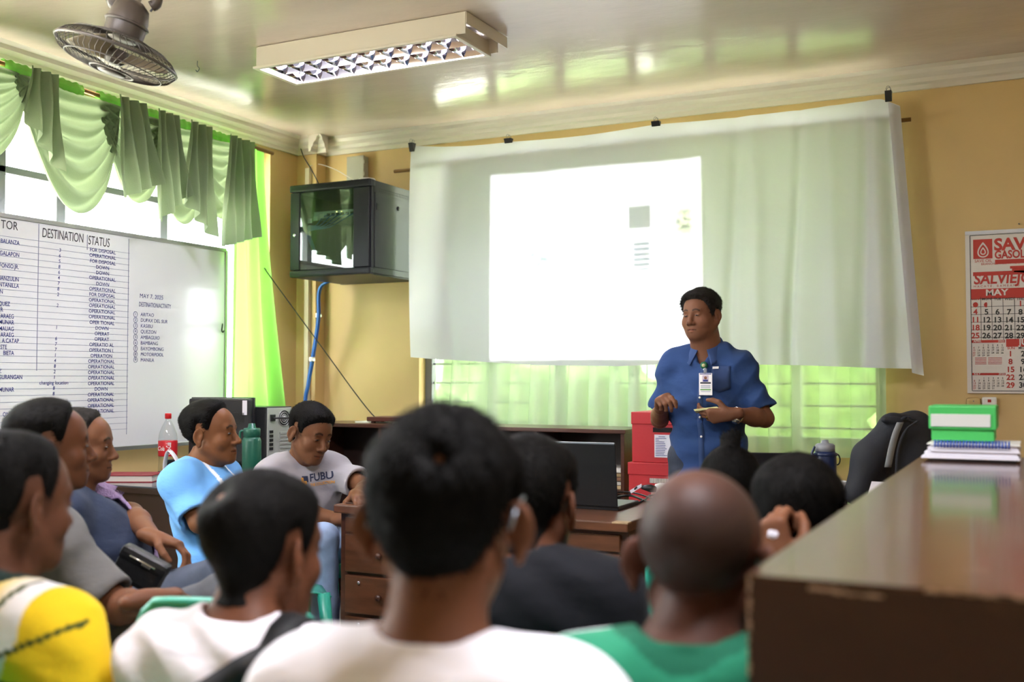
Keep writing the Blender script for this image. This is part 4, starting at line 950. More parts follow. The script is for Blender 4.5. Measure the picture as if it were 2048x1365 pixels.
# second laptop behind the woman
sl = thing('laptop', 'dark laptop lid rising behind the woman with the hair bun', 'laptop', at(1560, 960, 4.5)); c0 = at(1543, 904, 4.5)
sl.location.z = dz; Ms = Matrix.Translation((c0.x, c0.y, dz + .016)) @ Matrix.Rotation(radians(18), 4, 'Z') @ Matrix.Rotation(radians(8), 4, 'X')
ht2 = c0.z - dz - .016; box('laptop_lid', (-.085 - .08, -.006, 0), (.175 - .08, 0, ht2), M_lap, sl, .003, Ms); box('laptop_base', (-.165, 0, -.016), (.095, .2, 0), M_lap, sl, .004, Matrix.Translation((c0.x, c0.y, dz + .016)) @ Matrix.Rotation(radians(18), 4, 'Z'))
# white paper leaning
pa = [at(1743, 964, 4.12), at(1778, 966, 4.12), at(1760, 1012, 4.0), at(1724, 1010, 4.0)]
for q in pa[2:]: q.z = dz + .002
# office chair back + backpack
bk = at(1775, 920, 4.25)
M_pack = mat('black_backpack_nylon', '202228', rough=.75, bump=.2, bscale=30); M_grst = mat('grey_reflective_strip', '77797a', rough=.35)
sh_ = pobj('paper_sheet', pa, [(0, 1, 2, 3)], M_lab, None, smooth=False); sh_.modifiers.new('thickness', 'SOLIDIFY').thickness = .002
tag(sh_, 'sheet of white paper leaning against the black backpack', 'paper')
# ================================================================== implicit-surface modelling (numpy)
def smin(a, b, k):
    if k <= 0: return np.minimum(a, b)
    h = np.maximum(k - np.abs(a - b), 0) / k
    return np.minimum(a, b) - h * h * k * .25
def smax(a, b, k): return -smin(-a, -b, k)
class Frame:
    def __init__(s, R=np.eye(3), t=(0, 0, 0), sc=1.0): s.R = np.array(R, float); s.t = np.array(t, float); s.s = sc
    def pt(s, l): return s.R @ (np.array(l, float) * s.s) + s.t
    def inv(s, P): return ((P - s.t) @ s.R) / s.s
ID = Frame()
def axis_pts(lo, hi, coarse, fines, k):
    pts = []; x = lo[k]
    while x < hi[k]:
        st = coarse
        for f0, f1, fs in fines:
            if f0[k] - 1e-6 <= x < f1[k]: st = min(st, fs)
            elif x < f0[k] < x + st: st = max(f0[k] - x, fs)
        pts.append(x); x += st
    pts.append(x); return np.array(pts, np.float64)
class Field:
    def __init__(s, lo, hi, coarse, fines=()):
        s.ax = [axis_pts(lo, hi, coarse, fines, k) for k in range(3)]
        s.D = np.full([len(a) for a in s.ax], .5, np.float32)
    def region(s, lo, hi):
        sl = []
        for k in range(3):
            i0 = max(int(np.searchsorted(s.ax[k], lo[k])) - 1, 0); i1 = min(int(np.searchsorted(s.ax[k], hi[k])) + 1, len(s.ax[k]))
            if i1 - i0 < 1: return None
            sl.append(slice(i0, i1))
        return tuple(sl)
    def loc(s, sl, fr):
        X = (s.ax[0][sl[0]] - fr.t[0])[:, None, None]; Y = (s.ax[1][sl[1]] - fr.t[1])[None, :, None]; Z_ = (s.ax[2][sl[2]] - fr.t[2])[None, None, :]
        R = fr.R / fr.s
        return [(R[0, i] * X + R[1, i] * Y + R[2, i] * Z_).astype(np.float32) for i in range(3)]
    def put(s, sl, d, k, op):
        D = s.D[sl]
        s.D[sl] = smin(D, d, k) if op == 'u' else smax(D, -d, k)
    def ell(s, c, r, k=.0, op='u', fr=ID, rot=None):
        c = np.array(c, float); r = np.array(r, float); cw = fr.pt(c); rb = r.max() * fr.s + k + .012
        sl = s.region(cw - rb, cw + rb)
        if sl is None: return
        x, y, z = s.loc(sl, fr); x = x - c[0]; y = y - c[1]; z = z - c[2]
        if rot is not None:
            Q = np.array(rot, np.float32); x, y, z = (Q[0, 0] * x + Q[1, 0] * y + Q[2, 0] * z, Q[0, 1] * x + Q[1, 1] * y + Q[2, 1] * z, Q[0, 2] * x + Q[1, 2] * y + Q[2, 2] * z)
        k0 = np.sqrt((x / r[0]) ** 2 + (y / r[1]) ** 2 + (z / r[2]) ** 2); k1 = np.sqrt((x / r[0] ** 2) ** 2 + (y / r[1] ** 2) ** 2 + (z / r[2] ** 2) ** 2) + 1e-6
        s.put(sl, k0 * (k0 - 1) / k1 * fr.s, k, op)
    def cone(s, a, b, ra, rb, k=.0, op='u', fr=ID, cap=False, flat=None):
        a = np.array(a, float); b = np.array(b, float); A, Bq = fr.pt(a), fr.pt(b); m = max(ra, rb) * fr.s + k + .012
        sl = s.region(np.minimum(A, Bq) - m, np.maximum(A, Bq) + m)
        if sl is None: return
        x, y, z = s.loc(sl, fr); v = b - a; L2 = float(v @ v); ln = sqrt(L2)
        px, py, pz = x - a[0], y - a[1], z - a[2]; t = (px * v[0] + py * v[1] + pz * v[2]) / L2
        tc_ = np.clip(t, 0, 1.2 if cap else 1)
        qx, qy, qz = px - tc_ * v[0], py - tc_ * v[1], pz - tc_ * v[2]
        if flat is not None:   # squash along direction flat by factor
            fv, ff = np.array(flat[0], float), flat[1]; q = qx * fv[0] + qy * fv[1] + qz * fv[2]
            qx, qy, qz = qx + fv[0] * q * (ff - 1), qy + fv[1] * q * (ff - 1), qz + fv[2] * q * (ff - 1)
        d = np.sqrt(qx * qx + qy * qy + qz * qz) - (ra + (rb - ra) * np.clip(t, 0, 1))
        if cap: d = np.maximum(d, (t - 1) * ln)
        s.put(sl, d * fr.s, k, op)
    def chain(s, pts, r, k=0, op='u', fr=ID, closed=False):
        n = len(pts)
        for i in range(n if closed else n - 1): s.cone(pts[i], pts[(i + 1) % n], r, r, k, op, fr)
    def mesh(s):
        D = s.D; ins = D < 0
        nx, ny, nz = [n - 1 for n in D.shape]
        cnt = np.zeros((nx, ny, nz), np.int8)
        for i in (0, 1):
            for j in (0, 1):
                for k in (0, 1): cnt += ins[i:nx + i, j:ny + j, k:nz + k]
        act = (cnt > 0) & (cnt < 8); I, J, K = np.nonzero(act); n = len(I)
        idx = np.full(act.shape, -1, np.int64); idx[I, J, K] = np.arange(n)
        P = np.zeros((n, 3)); C = np.zeros(n)
        ax = s.ax
        for d in range(3):
            o = [(0, 0), (0, 1), (1, 0), (1, 1)]
            for (u, w) in o:
                off0 = [0, 0, 0]; oth = [e for e in range(3) if e != d]; off0[oth[0]] = u; off0[oth[1]] = w
                off1 = list(off0); off1[d] = 1
                a = D[I + off0[0], J + off0[1], K + off0[2]]; b = D[I + off1[0], J + off1[1], K + off1[2]]
                m = (a < 0) != (b < 0); t = np.where(m, a / np.where(m, a - b, 1), 0)
                co = []
                for e, ii in enumerate((I, J, K)):
                    c0 = ax[e][ii + off0[e]]; c1 = ax[e][ii + off1[e]]; co.append(c0 + (c1 - c0) * t)
                P += np.stack(co, 1) * m[:, None]; C += m
        P /= C[:, None]
        F = []
        for d in range(3):
            sl0 = [slice(1, -1)] * 3; sl0[d] = slice(0, -1); sl1 = [slice(1, -1)] * 3; sl1[d] = slice(1, None)
            a = ins[tuple(sl0)]; b = ins[tuple(sl1)]
            e1, e2 = [(1, 2), (2, 0), (0, 1)][d]
            for flip, m in ((False, a & ~b), (True, ~a & b)):
                q = np.stack(np.nonzero(m), 1)
                if not len(q): continue
                for e in range(3):
                    if e != d: q[:, e] += 1
                def cell(o1, o2):
                    c = q.copy(); c[:, e1] -= o1; c[:, e2] -= o2; return idx[c[:, 0], c[:, 1], c[:, 2]]
                f = np.stack([cell(1, 1), cell(0, 1), cell(0, 0), cell(1, 0)], 1)
                F.append(f[:, ::-1] if flip else f)
        F = np.concatenate(F) if F else np.zeros((0, 4), int)
        F = F[(F >= 0).all(1)]
        return P, F
def relax(P, F, it=2, lam=.5):
    for _ in range(it):
        S = np.zeros_like(P); C = np.zeros(len(P))
        for a in range(4):
            i, j = F[:, a], F[:, (a + 1) % 4]
            for c in range(3): S[:, c] += np.bincount(i, P[j, c], len(P)) + np.bincount(j, P[i, c], len(P))
            C += np.bincount(i, minlength=len(P)) + np.bincount(j, minlength=len(P))
        P = P + lam * (S / np.maximum(C, 1)[:, None] - P)
    return P
def np_mesh(name, P, F, m, parent, col=None, local=True):
    me = bpy.data.meshes.new(name); k = F.shape[1]
    me.vertices.add(len(P)); me.vertices.foreach_set('co', P.astype(np.float32).ravel())
    me.loops.add(F.size); me.loops.foreach_set('vertex_index', F.astype(np.int32).ravel())
    me.polygons.add(len(F)); me.polygons.foreach_set('loop_start', np.arange(0, F.size, k, dtype=np.int32))
    me.update(calc_edges=True); me.validate()
    me.shade_smooth()
    if col is not None:
        a = me.color_attributes.new('Col', 'FLOAT_COLOR', 'POINT'); c4 = np.ones((len(P), 4), np.float32); c4[:, :3] = col; a.data.foreach_set('color', c4.ravel())
    return link(name, me, m, parent, local)
def vnormals(P, F):
    n = np.cross(P[F[:, 2]] - P[F[:, 0]], P[F[:, 3]] - P[F[:, 1]]); N_ = np.zeros_like(P)
    for a in range(4):
        for c in range(3): N_[:, c] += np.bincount(F[:, a], n[:, c], len(P))
    return N_ / (np.linalg.norm(N_, axis=1, keepdims=True) + 1e-9)
def sstep(a, b, x):
    t = np.clip((x - a) / (b - a), 0, 1); return t * t * (3 - 2 * t)
def rotm(yaw=0, pitch=0, roll=0): return np.array(Matrix.Rotation(yaw, 3, 'Z') @ Matrix.Rotation(pitch, 3, 'X') @ Matrix.Rotation(roll, 3, 'Y'))
def wob(P, s=0): # cheap smooth 3-d noise
    x, y, z = P[:, 0], P[:, 1], P[:, 2]
    return (np.sin(31 * x + 17 * y + s) * np.sin(23 * z - 13 * x + 2 * s) + np.sin(53 * y + 41 * z + s) * np.sin(47 * x - 29 * z) * .6 + np.sin(97 * x + 83 * y + 71 * z) * .3) / 1.9

# ================================================================== plastic chair
M_chair = mat('teal_moulded_plastic', '2f9c86', rough=.35)
def make_chair():
    t = thing('plastic_chair', 'x', 'chair')
    def seatf(u, v):
        x = (u - .5) * (.42 - .02 * v); y = -.19 + .42 * v
        return Vector((x, y, .43 - .02 * sin(pi * u) * sin(pi * v) - .02 * max(0, v - .85) / .15 + .012 * abs(2 * u - 1) ** 4))
    grid('seat', seatf, 16, 14, M_chair, t, True, thick=.006)
    def backf(u, v):
        w = .205 - .02 * (1 - v) - .035 * max(0, v - .82) ** 2 / .0324; s = 2 * u - 1
        x = s * w; z = .44 + .41 * v - .012 * s * s * v - .02 * max(0, abs(s) - .85) / .15 * v
        return Vector((x, -.19 - .10 * v - .03 * (1 - s * s) * (.4 + .6 * v), z))
    bk_ = grid('backrest', backf, 24, 18, M_chair, t, True, thick=.006)
    rim = [backf(0, v / 8) for v in range(9)] + [backf(u / 12, 1) for u in range(13)] + [backf(1, 1 - v / 8) for v in range(9)]
    tube('back_rim', rim, .009, M_chair, bk_, 8, local=True)
    for sx in (-1, 1):
        for y0, y1 in ((.2, .24), (-.17, -.23)):
            tube('leg', [(sx * .19, y0, .435), (sx * .215, (y0 + y1) / 2, .22), (sx * .235, y1, 0)], [.026, .023, .018], M_chair, t, 8, local=True)
    return t
chair0 = make_chair(); chair_used = [False]
def place_chair(x, y, phi, label, k=1.0):
    c = chair0 if not chair_used[0] else copy_tree(chair0); chair_used[0] = True
    c.location = (x, y, 0); c.rotation_euler = (0, 0, phi); c['label'] = label; c['group'] = 'teal plastic chairs of the audience'
    return c

# ================================================================== backpack slumped on a chair by the counter
def backpack():
    c = at(1775, 915, 4.3); t = thing('backpack', 'black backpack with grey strap slumped behind the counter end', 'backpack', (c.x, c.y, dz))
    F_ = Field((c.x - .35, c.y - .3, dz - .02), (c.x + .35, c.y + .3, dz + .45), .008)
    P3 = lambda px, py, d=4.3: np.array(at(px, py, d))
    F_.cone(P3(1715, 985), P3(1738, 915), .055, .06, .04); F_.cone(P3(1738, 915), P3(1785, 852), .06, .05, .05)
    F_.cone(P3(1785, 852), P3(1832, 855, 4.35), .045, .05, .03); F_.cone(P3(1832, 860, 4.35), P3(1838, 960, 4.35), .07, .1, .05)
    F_.cone(P3(1775, 980, 4.36), P3(1800, 880, 4.36), .09, .07, .06)
    F_.cone(P3(1768, 840, 4.25), P3(1800, 842, 4.25), .016, .016, .01)
    P, F = F_.mesh(); P = relax(P, F, 2); P += vnormals(P, F) * (.004 * wob(P * .6))[:, None]
    keep = P[:, 2] > dz + .002; P[:, 2] = np.maximum(P[:, 2], dz + .002)
    np_mesh('pack_body', P, F, M_pack, t).matrix_parent_inverse = wm(t).inverted()
    def strap(a, b, w, m, nm, d=4.19):
        pts = [Vector(at(px, py, d)) for px, py in a]; sp_ = smooth_pts(pts, 5); n_ = RT * w
        pobj(nm, [p + n_ * s for p in sp_ for s in (-.5, .5)], [(2 * i, 2 * i + 1, 2 * i + 3, 2 * i + 2) for i in range(len(sp_) - 1)], m, t).modifiers.new('thickness', 'SOLIDIFY').thickness = .006
    strap(((1800, 845), (1790, 870), (1782, 900), (1775, 935)), 0, .026, M_grst, 'shoulder_strap'); strap(((1836, 842), (1812, 860), (1796, 900), (1792, 960)), 0, .012, M_pack, 'edge_piping')
    strap(((1802, 842), (1815, 833), (1828, 840)), 0, .02, M_pack, 'grab_handle', 4.24)
backpack()

# ================================================================== PEOPLE
def head_field(F, h, ear=.5, nose=1.0, jaw=1.0, cheek=1.0):
    E = lambda c, r, k=0, op='u', rot=None: F.ell(c, r, k, op, h, rot)
    C = lambda a, b, ra, rb, k=0, op='u': F.cone(a, b, ra, rb, k, op, h)
    E((0, -.018, .034), (.075, .096, .083))
    E((0, .022, .03), (.066, .066, .064), .03)
    E((0, .028, -.042), (.057 * jaw, .060, .074), .03)
    for s in (-1, 1):
        C((s * .050 * jaw, -.004, -.05), (s * .018, .062, -.098), .021, .018, .02)
        E((s * .040, .052, -.034), (.026 * cheek, .026, .027), .02)
    E((0, .068, -.101), (.021, .017, .016), .018)
    C((-.036, .0755, .019), (.036, .0755, .019), .010, .010, .016)
    for s in (-1, 1): E((s * .031, .098, -.002), (.019, .016, .010), .014, 's')
    for s in (-1, 1):
        E((s * .031, .0735, -.002), (.0145, .0125, .0115), .004)
        C((s * .018, .083, .0045), (s * .044, .0765, .0035), .0035, .003, .004)
    C((0, .083, .008), (0, .104, -.034), .007, .0105 * nose, .012)
    E((0, .1045, -.038), (.013 * nose, .011, .0098), .008)
    for s in (-1, 1): E((s * .0145 * nose, .0935, -.042), (.0085, .010, .0078), .006)
    E((0, .068, -.072), (.034, .021, .022), .018)
    for s in (-1, 1):
        C((s * .026, .0755, -.0715), (s * .005, .0875, -.0675), .0036, .0052, .006)
        C((s * .024, .076, -.0745), (0, .0872, -.0785), .004, .0062, .006)
        C((s * .027, .0815, -.0728), (0, .0955, -.0728), .0012, .0016, .004, 's')
    for s in (-1, 1):
        Q = np.array(Matrix.Rotation(s * ear, 3, 'Z') @ Matrix.Rotation(radians(-12), 3, 'X'))
        f = sin(ear)
        o = Q @ np.array((0, -.012, 0))
        c = np.array((s * .0765, -.006, -.010))
        E(c + Q @ np.array((s * .004, -.016, .003)), (.0072, .019, .030), .006, 'u', Q)
        E(c + Q @ np.array((s * .003, -.008, -.028)), (.0065, .011, .014), .008)
        E(c + Q @ np.array((s * .0125, -.014, .004)), (.0085, .0145, .025), .004, 's', Q)
        E(c + Q @ np.array((s * .003, -.004, -.004)), (.009, .007, .012), .006)
ZL = {'short': [(-.14, -.068), (-.09, -.07), (-.055, -.062), (-.036, -.045), (-.03, .02), (-.002, .028), (.006, -.016), (.022, -.020), (.03, .012), (.042, .038), (.055, .062), (.068, .078), (.085, .088), (.10, .12)],
      'high': [(-.14, -.045), (-.09, -.048), (-.055, -.045), (-.036, -.03), (-.03, .024), (-.002, .03), (.006, -.004), (.02, -.006), (.028, .02), (.036, .05), (.045, .07), (.055, .085), (.07, .1), (.10, .13)],
      'wide': [(-.14, -.068), (-.09, -.07), (-.055, -.062), (-.036, -.045), (-.03, .02), (-.002, .028), (.006, -.02), (.024, -.022), (.032, .012), (.045, .04), (.058, .066), (.07, .072), (.085, .078), (.10, .1)],
      'long': [(-.14, -.12), (-.09, -.13), (-.03, -.06), (0, -.03), (.02, -.02), (.035, .03), (.055, .065), (.075, .085), (.1, .12)],
      'fringe': [(-.14, -.068), (-.09, -.07), (-.055, -.062), (-.036, -.045), (-.03, .02), (-.002, .028), (.006, -.02), (.024, -.022), (.032, .008), (.045, .028), (.06, .045), (.072, .055), (.085, .062), (.10, .1)]}
def zline(style, y):
    a = ZL[style]; return np.interp(y, [p[0] for p in a], [p[1] for p in a])
def hand(F, w, d, nrm, side, curl, k=1.0, thumb=(.5, .3)):
    "w wrist, d towards fingers, nrm back of hand; side +1 right / -1 left"
    d = Vector(d).normalized(); n = Vector(nrm); n = (n - d * n.dot(d)).normalized(); l = n.cross(d) * side   # l: towards thumb
    w = Vector(w); A = lambda v: np.array(v)
    F.cone(A(w - d * .03 * k), A(w + d * .03 * k), .0265 * k, .026 * k, .012, flat=(A(n), 1.25))
    for i, (lo, dl, ln, r) in enumerate(((.027, .088, (.042, .026, .021), .0098), (.009, .092, (.046, .03, .022), .0100), (-.009, .088, (.042, .028, .021), .0096), (-.026, .079, (.033, .021, .018), .0084))):
        p0 = w + (d * .02 + l * lo * .5) * k; p1 = w + (d * dl + l * lo) * k
        F.cone(A(p0), A(p1), .0175 * k, .0135 * k, .016)
        c = curl[i] if isinstance(curl, (list, tuple)) else curl; ang = 0; p = p1
        sp_ = l * (lo * 2.2)
        for j in range(3):
            ang += c * (1.0, 1.15, .8)[j]
            v = (d * cos(ang) - n * sin(ang) + sp_ * (.3 if j == 0 else 0)).normalized(); q = p + v * ln[j] * k
            F.cone(A(p), A(q), r * k * (1, .95, .88)[j], r * k * (.95, .88, .8)[j], .003); p = q
    p = w + (d * .022 + l * .02) * k; dirs = (d * .55 + l * .75 - n * thumb[0]).normalized(), (d * .85 + l * (.45 - thumb[1]) - n * thumb[0] * 1.2).normalized(), (d * .95 + l * (.15 - thumb[1]) - n * thumb[0] * 1.2).normalized()
    for j, (ln, r0, r1) in enumerate(((.045, .016, .0125), (.034, .0125, .011), (.027, .011, .0085))):
        q = p + dirs[j] * ln * k; F.cone(A(p), A(q), r0 * k, r1 * k, .008 if j == 0 else .003); p = q
M_eye = mat('eye_surface', 'ffffff', rough=.12, attr=True)
SKIN = {}
def skin_mat(): return mat('skin', 'a06a48', rough=.5, attr=True, sss=.08, bump=.06, bscale=260, spec=.16)
M_skin = skin_mat()
def hair_mat(name, c): return mat(name, c, rough=.7, var=.3, vscale=60, spec=.1)
M_hair = hair_mat('black_hair', '0f0d0b'); M_hairg = hair_mat('dark_greying_hair', '2b2826')
def strands(P, N_, L_, h, n, ln, lift, flow, seed, wd=.0011):
    rng = np.random.default_rng(seed); i = rng.integers(0, len(P), n); p = P[i]; nn = N_[i]; l = L_[i]
    f = flow(l) + rng.normal(0, .35, (n, 3)); f = f @ h.R.T
    t = f - nn * (f * nn).sum(1, keepdims=True); t /= np.linalg.norm(t, axis=1, keepdims=True) + 1e-6
    ln_ = ln * rng.uniform(.6, 1.25, (n, 1))
    d = t + nn * lift * rng.uniform(.5, 1.5, (n, 1)); d /= np.linalg.norm(d, axis=1, keepdims=True)
    s = np.cross(d, nn); s /= np.linalg.norm(s, axis=1, keepdims=True) + 1e-6
    b = p - nn * .002; mid = b + d * ln_ * .55; tip = b + d * ln_ - nn * ln_ * .12
    V = np.concatenate([b - s * wd, b + s * wd, mid + s * wd * .8, mid - s * wd * .8, tip + s * wd * .1, tip - s * wd * .1]); a = np.arange(n)
    Q = np.concatenate([np.stack([a, a + n, a + 2 * n, a + 3 * n], 1), np.stack([a + 3 * n, a + 2 * n, a + 4 * n, a + 5 * n], 1)])
    return V, Q
def flow_down(l): return np.stack([l[:, 0] * 6, (l[:, 1] + .02) * 5, -.9 + 0 * l[:, 0]], 1)
def flow_back(l): return np.stack([l[:, 0] * 4, -1.0 + 0 * l[:, 0], -.35 + 0 * l[:, 0]], 1)
def flow_side(l): return np.stack([.8 + 0 * l[:, 0], .5 + 0 * l[:, 0], -.5 + 0 * l[:, 0]], 1)
def flow_fwd(l): return np.stack([l[:, 0] * 3, .9 - .0 * l[:, 0], -.45 - 6 * np.maximum(-l[:, 1], 0)], 1)
def curve_fold(F, amp, seed, fold_dirs=None):
    m = np.abs(F.D) < .04; I = np.nonzero(m)
    x, y, z = F.ax[0][I[0]], F.ax[1][I[1]], F.ax[2][I[2]]
    w1 = np.sin(26 * (z * .9 + x * .5 * np.sin(seed)) + 2.2 * np.sin(9 * x + seed) + 1.5 * np.sin(7 * y)); w2 = np.sin(34 * (x * .8 - z * .6 + y * .3) + 1.7 * np.sin(11 * z + seed * 2) + seed)
    w3 = np.sin(60 * (z + .4 * x) + 3 * np.sin(14 * y + 8 * x + seed))
    F.D[I] += amp * (.5 * np.abs(w1) + .5 * np.abs(w2) * sstep(-.3, .3, np.sin(6 * x + 5 * z + seed)) + .25 * w3 - .35).astype(np.float32)
PEOPLE = {}
def person(key, label, head, phi, hphi=None, hpitch=0, hroll=0, hs=1.0, hy=.055, hx=0, lean=.0, px_=0, pelz=.52, sw=.158, bw=1.0, bd=1.0, belly=0,
           skin='8a5a3c', hair=None, shirt=None, pants='3a3f4a', armL=None, armR=None, legs=None, stand=False, ear=.5, jaw=1.0, cheek=1.0, nose=1.0, res=.008, hres=.0037, hand_fine=False,
           sleeve=.68, chair=None, folds=.009, seed=1, collar='crew', shirt_res=.0075, brow=1.0, stubble=0, loc_head=None, roundness=0, tilt=0, neckl=.125, shdrop=.088, cphi=None, coff=(0, 0), csz=1.0):
    phi = radians(phi); hphi = phi if hphi is None else radians(hphi)
    H = at(*head) if loc_head is None else Vector(loc_head); Rz = Matrix.Rotation(phi, 3, 'Z')
    root = H - Rz @ Vector((hx, hy, 0)); root.z = 0
    t = thing('person', label, 'person', root, phi)
    hz = H.z; cz = hz - neckl * hs                      # C7 height
    h = Frame(rotm(hphi - phi, radians(hpitch), radians(hroll)), (hx, hy, hz), hs)
    pel = Vector((px_, lean, pelz)); c7 = Vector((0, 0, cz))
    sh = {s: Vector((s * sw, .02 + s * tilt * 0, cz - shdrop + s * tilt)) for s in (-1, 1)}
    hips = {s: pel + Vector((s * .09, .02, -.02)) for s in (-1, 1)}
    if stand: knees = {s: Vector((s * .11, .03, .48)) for s in (-1, 1)}; ank = {s: Vector((s * .12, 0, .09)) for s in (-1, 1)}
    else: knees = {s: pel + Vector((s * .14, .42, -.01)) for s in (-1, 1)}; ank = {s: pel + Vector((s * .15, .42, -pelz + .09)) for s in (-1, 1)}
    if legs:
        for s, (kk, aa) in legs.items(): knees[s], ank[s] = [Vector(q_) if len(q_) == 3 else Rz.inverted() @ (at(*q_[1:]) - root) for q_ in (kk, aa)]
    arms = {}
    for s, a in ((-1, armL), (1, armR)):
        a = dict(a or {}); sgn = s
        a.setdefault('elbow', (s * (sw + .06), .04, cz - .33)); a.setdefault('wrist', (s * .15, .30, max(pelz + .1, cz - .45)))
        a.setdefault('dir', (-s * .3, 1, -.25)); a.setdefault('nrm', (0, .2, 1)); a.setdefault('curl', .35); a.setdefault('thumb', (.5, .3))
        for q_ in ('elbow', 'wrist'):
            if len(a[q_]) == 4: a[q_] = tuple(Rz.inverted() @ (at(*a[q_][1:]) - root))
        arms[s] = a
    A = lambda v: np.array(v, float)
    allp = [pel, c7, *sh.values(), *hips.values(), *knees.values(), *ank.values(), *[Vector(a['elbow']) for a in arms.values()], *[Vector(a['wrist']) for a in arms.values()]]
    lo = [min(p[i] for p in allp) - .24 for i in range(3)]; hi = [max(p[i] for p in allp) + .24 for i in range(3)]; lo[2] = -.01; hi[2] = hz + .16
    fines = [((hx - .105 * hs, hy - .135 * hs, hz - .13 * hs), (hx + .105 * hs, hy + .135 * hs, hz + .13 * hs), hres)]
    for s, a in arms.items():
        if a.get('fine'):
            w = Vector(a['wrist']); fines.append((tuple(w - Vector((.12, .12, .11))), tuple(w + Vector((.12, .12, .11))), a['fine']))
    # ---- body
    F = Field(lo, hi, res * 1.6, fines)
    spn = (c7 - pel); M1, M2 = pel.lerp(c7, .40), c7 - spn.normalized() * .195
    Q = np.array((Vector((0, 0, 1)).rotation_difference(spn.normalized())).to_matrix())
    def torso(F, g, k=.05, lower=True):
        F.ell(A(M2 + Vector((0, .008, 0))), (.158 * bw + g, .108 * bd + g, .175 + g), 0, 'u', ID, Q)
        F.ell(A(M1 + Vector((0, .012 + belly * .5, 0))), (.150 * bw + g + belly * .4, .112 * bd + g + belly, .18 + g), k, 'u', ID, Q)
        F.ell(A(c7 + Vector((0, .0, -.088))), (.105 + g, .078 + g, .088 + g), k * .8)
        if lower: F.ell(A(pel + Vector((0, .0, .02))), (.165 * bw + g, .122 * bd + g, .12 + g), k)
        for s in (-1, 1):
            F.cone(A(c7 + Vector((s * .035, .004, -.022))), A(sh[s] + Vector((-s * .02, 0, .012))), .034 + g * .5, .047 + g * .8, k)
            F.ell(A(c7 + Vector((s * .098, .0, -shdrop * .58))), (.065 + g, .052 + g * .8, .04 + g * .6), k)
            F.cone(A(sh[s] + Vector((-s * .06, .0, -.03))), A(sh[s]), .07 + g, .058 + g, k)
    torso(F, -.016)
    nk = h.pt((0, -.022, -.06))
    F.cone(A(c7 + Vector((0, .008, -.03))), nk, .06 + roundness, .054 + roundness, .03)
    F.cone(A(c7 + Vector((0, .03, -.03))), h.pt((0, .02, -.085)), .045 + roundness, .042 + roundness, .03)
    for s, a in arms.items():
        e, w = Vector(a['elbow']), Vector(a['wrist'])
        F.cone(A(sh[s]), A(e), .047, .037, .02); F.cone(A(e), A(e.lerp(w, .35)), .039, .040, .02); F.cone(A(e.lerp(w, .3)), A(w), .040, .0265, .02)
        hand(F, w, a['dir'], a['nrm'], s, a['curl'], a.get('hk', 1.0), a['thumb'])
    for s in (-1, 1):
        F.cone(A(hips[s]), A(knees[s]), .075, .052, .03); F.cone(A(knees[s]), A(ank[s]), .048, .034, .02)
        fdir = Vector((s * .1, .17, -.045)); F.cone(A(ank[s] + Vector((0, -.03, -.05))), A(ank[s] + fdir), .036, .03, .03)
    head_field(F, h, ear, nose, jaw, cheek)
    P, Fc = F.mesh(); P = relax(P, Fc, 1, .4)
    base = np.array(hexc(skin)) * np.array((.66, .67, .71)); col = np.tile(base, (len(P), 1)) * (1 + .07 * wob(P * .5, seed))[:, None]
    l = h.inv(P); x, y, z = l.T; inhead = (np.abs(x) < .1) & (np.abs(y) < .14) & (z > -.14) & (z < .14)
    front = inhead & (y > .045)
    def blend(mask, c, w=1.0):
        m = (mask * w)[:, None]; col[:] = col * (1 - m) + np.array(c) * m
    arch = .0225 + .004 * np.sin(np.clip((np.abs(x) - .014) / .032, 0, 1) * pi) - .003 * np.clip((np.abs(x) - .03) / .016, 0, 1)
    if brow: blend(front & (np.abs(x) > .013) & (np.abs(x) < .047), (.006, .005, .004), .95 * brow * np.exp(-((z - arch) / .0042) ** 2))
    blend(front & (np.abs(x) < .024), base * np.array((.95, .62, .62)), .8 * np.exp(-((z + .073) / .0085) ** 2) * np.exp(-(x / .02) ** 4))
    blend(front & (np.abs(x) < .025), base * .15, .9 * np.exp(-((z + .0728) / .0024) ** 2))
    blend(front, base * np.array((1.0, .8, .75)), .35 * np.exp(-(((np.abs(x) - .042) / .02) ** 2 + ((z + .035) / .02) ** 2)))
    if stubble: blend(front & (z < -.045), base * .45, stubble * sstep(-.045, -.07, z) * (1 - np.exp(-((z + .073) / .008) ** 2)))
    if hair:
        zl = zline(hair['line'], y); fd_ = hair.get('fade', .03)
        m = inhead * sstep(-.006, fd_, z - zl) * (np.abs(x) < .084)
        for dr, rad, dep in hair.get('spots', ()):
            u = l / (np.linalg.norm(l, axis=1, keepdims=True) + 1e-6); m = m * (1 - dep * np.exp(-(np.linalg.norm(u - np.array(dr) / np.linalg.norm(dr), axis=1) / rad) ** 2))
        earm = np.exp(-(((np.abs(x) - .085) / .01) ** 2)) * (np.abs(y + .015) < .035) * (z < .03); m = m * (1 - np.clip(earm, 0, 1))
        blend(m, hair.get('scalp', (.012, .010, .009)), hair.get('ink', .8))
    body = np_mesh('body', P, Fc, M_skin, t, col)
    for s in (-1, 1):   # eyes: lens-shaped, set between the lids
        c = np.array((s * .031, .0856, -.003)); op = hair.get('eye', .0042) if hair else .0042
        th, ph = np.meshgrid(np.linspace(0, pi, 11), np.linspace(0, 2 * pi, 20, endpoint=False), indexing='ij')
        loc_ = np.stack([c[0] + .0125 * np.cos(th), c[1] + .0042 * np.sin(th) * np.cos(ph) - .16 * np.abs(.0125 * np.cos(th)) * (1 + 0 * ph), c[2] + op * np.sin(th) * np.sin(ph)], -1).reshape(-1, 3)
        ev = loc_ @ (h.R.T * h.s) + h.t; n_ = 20
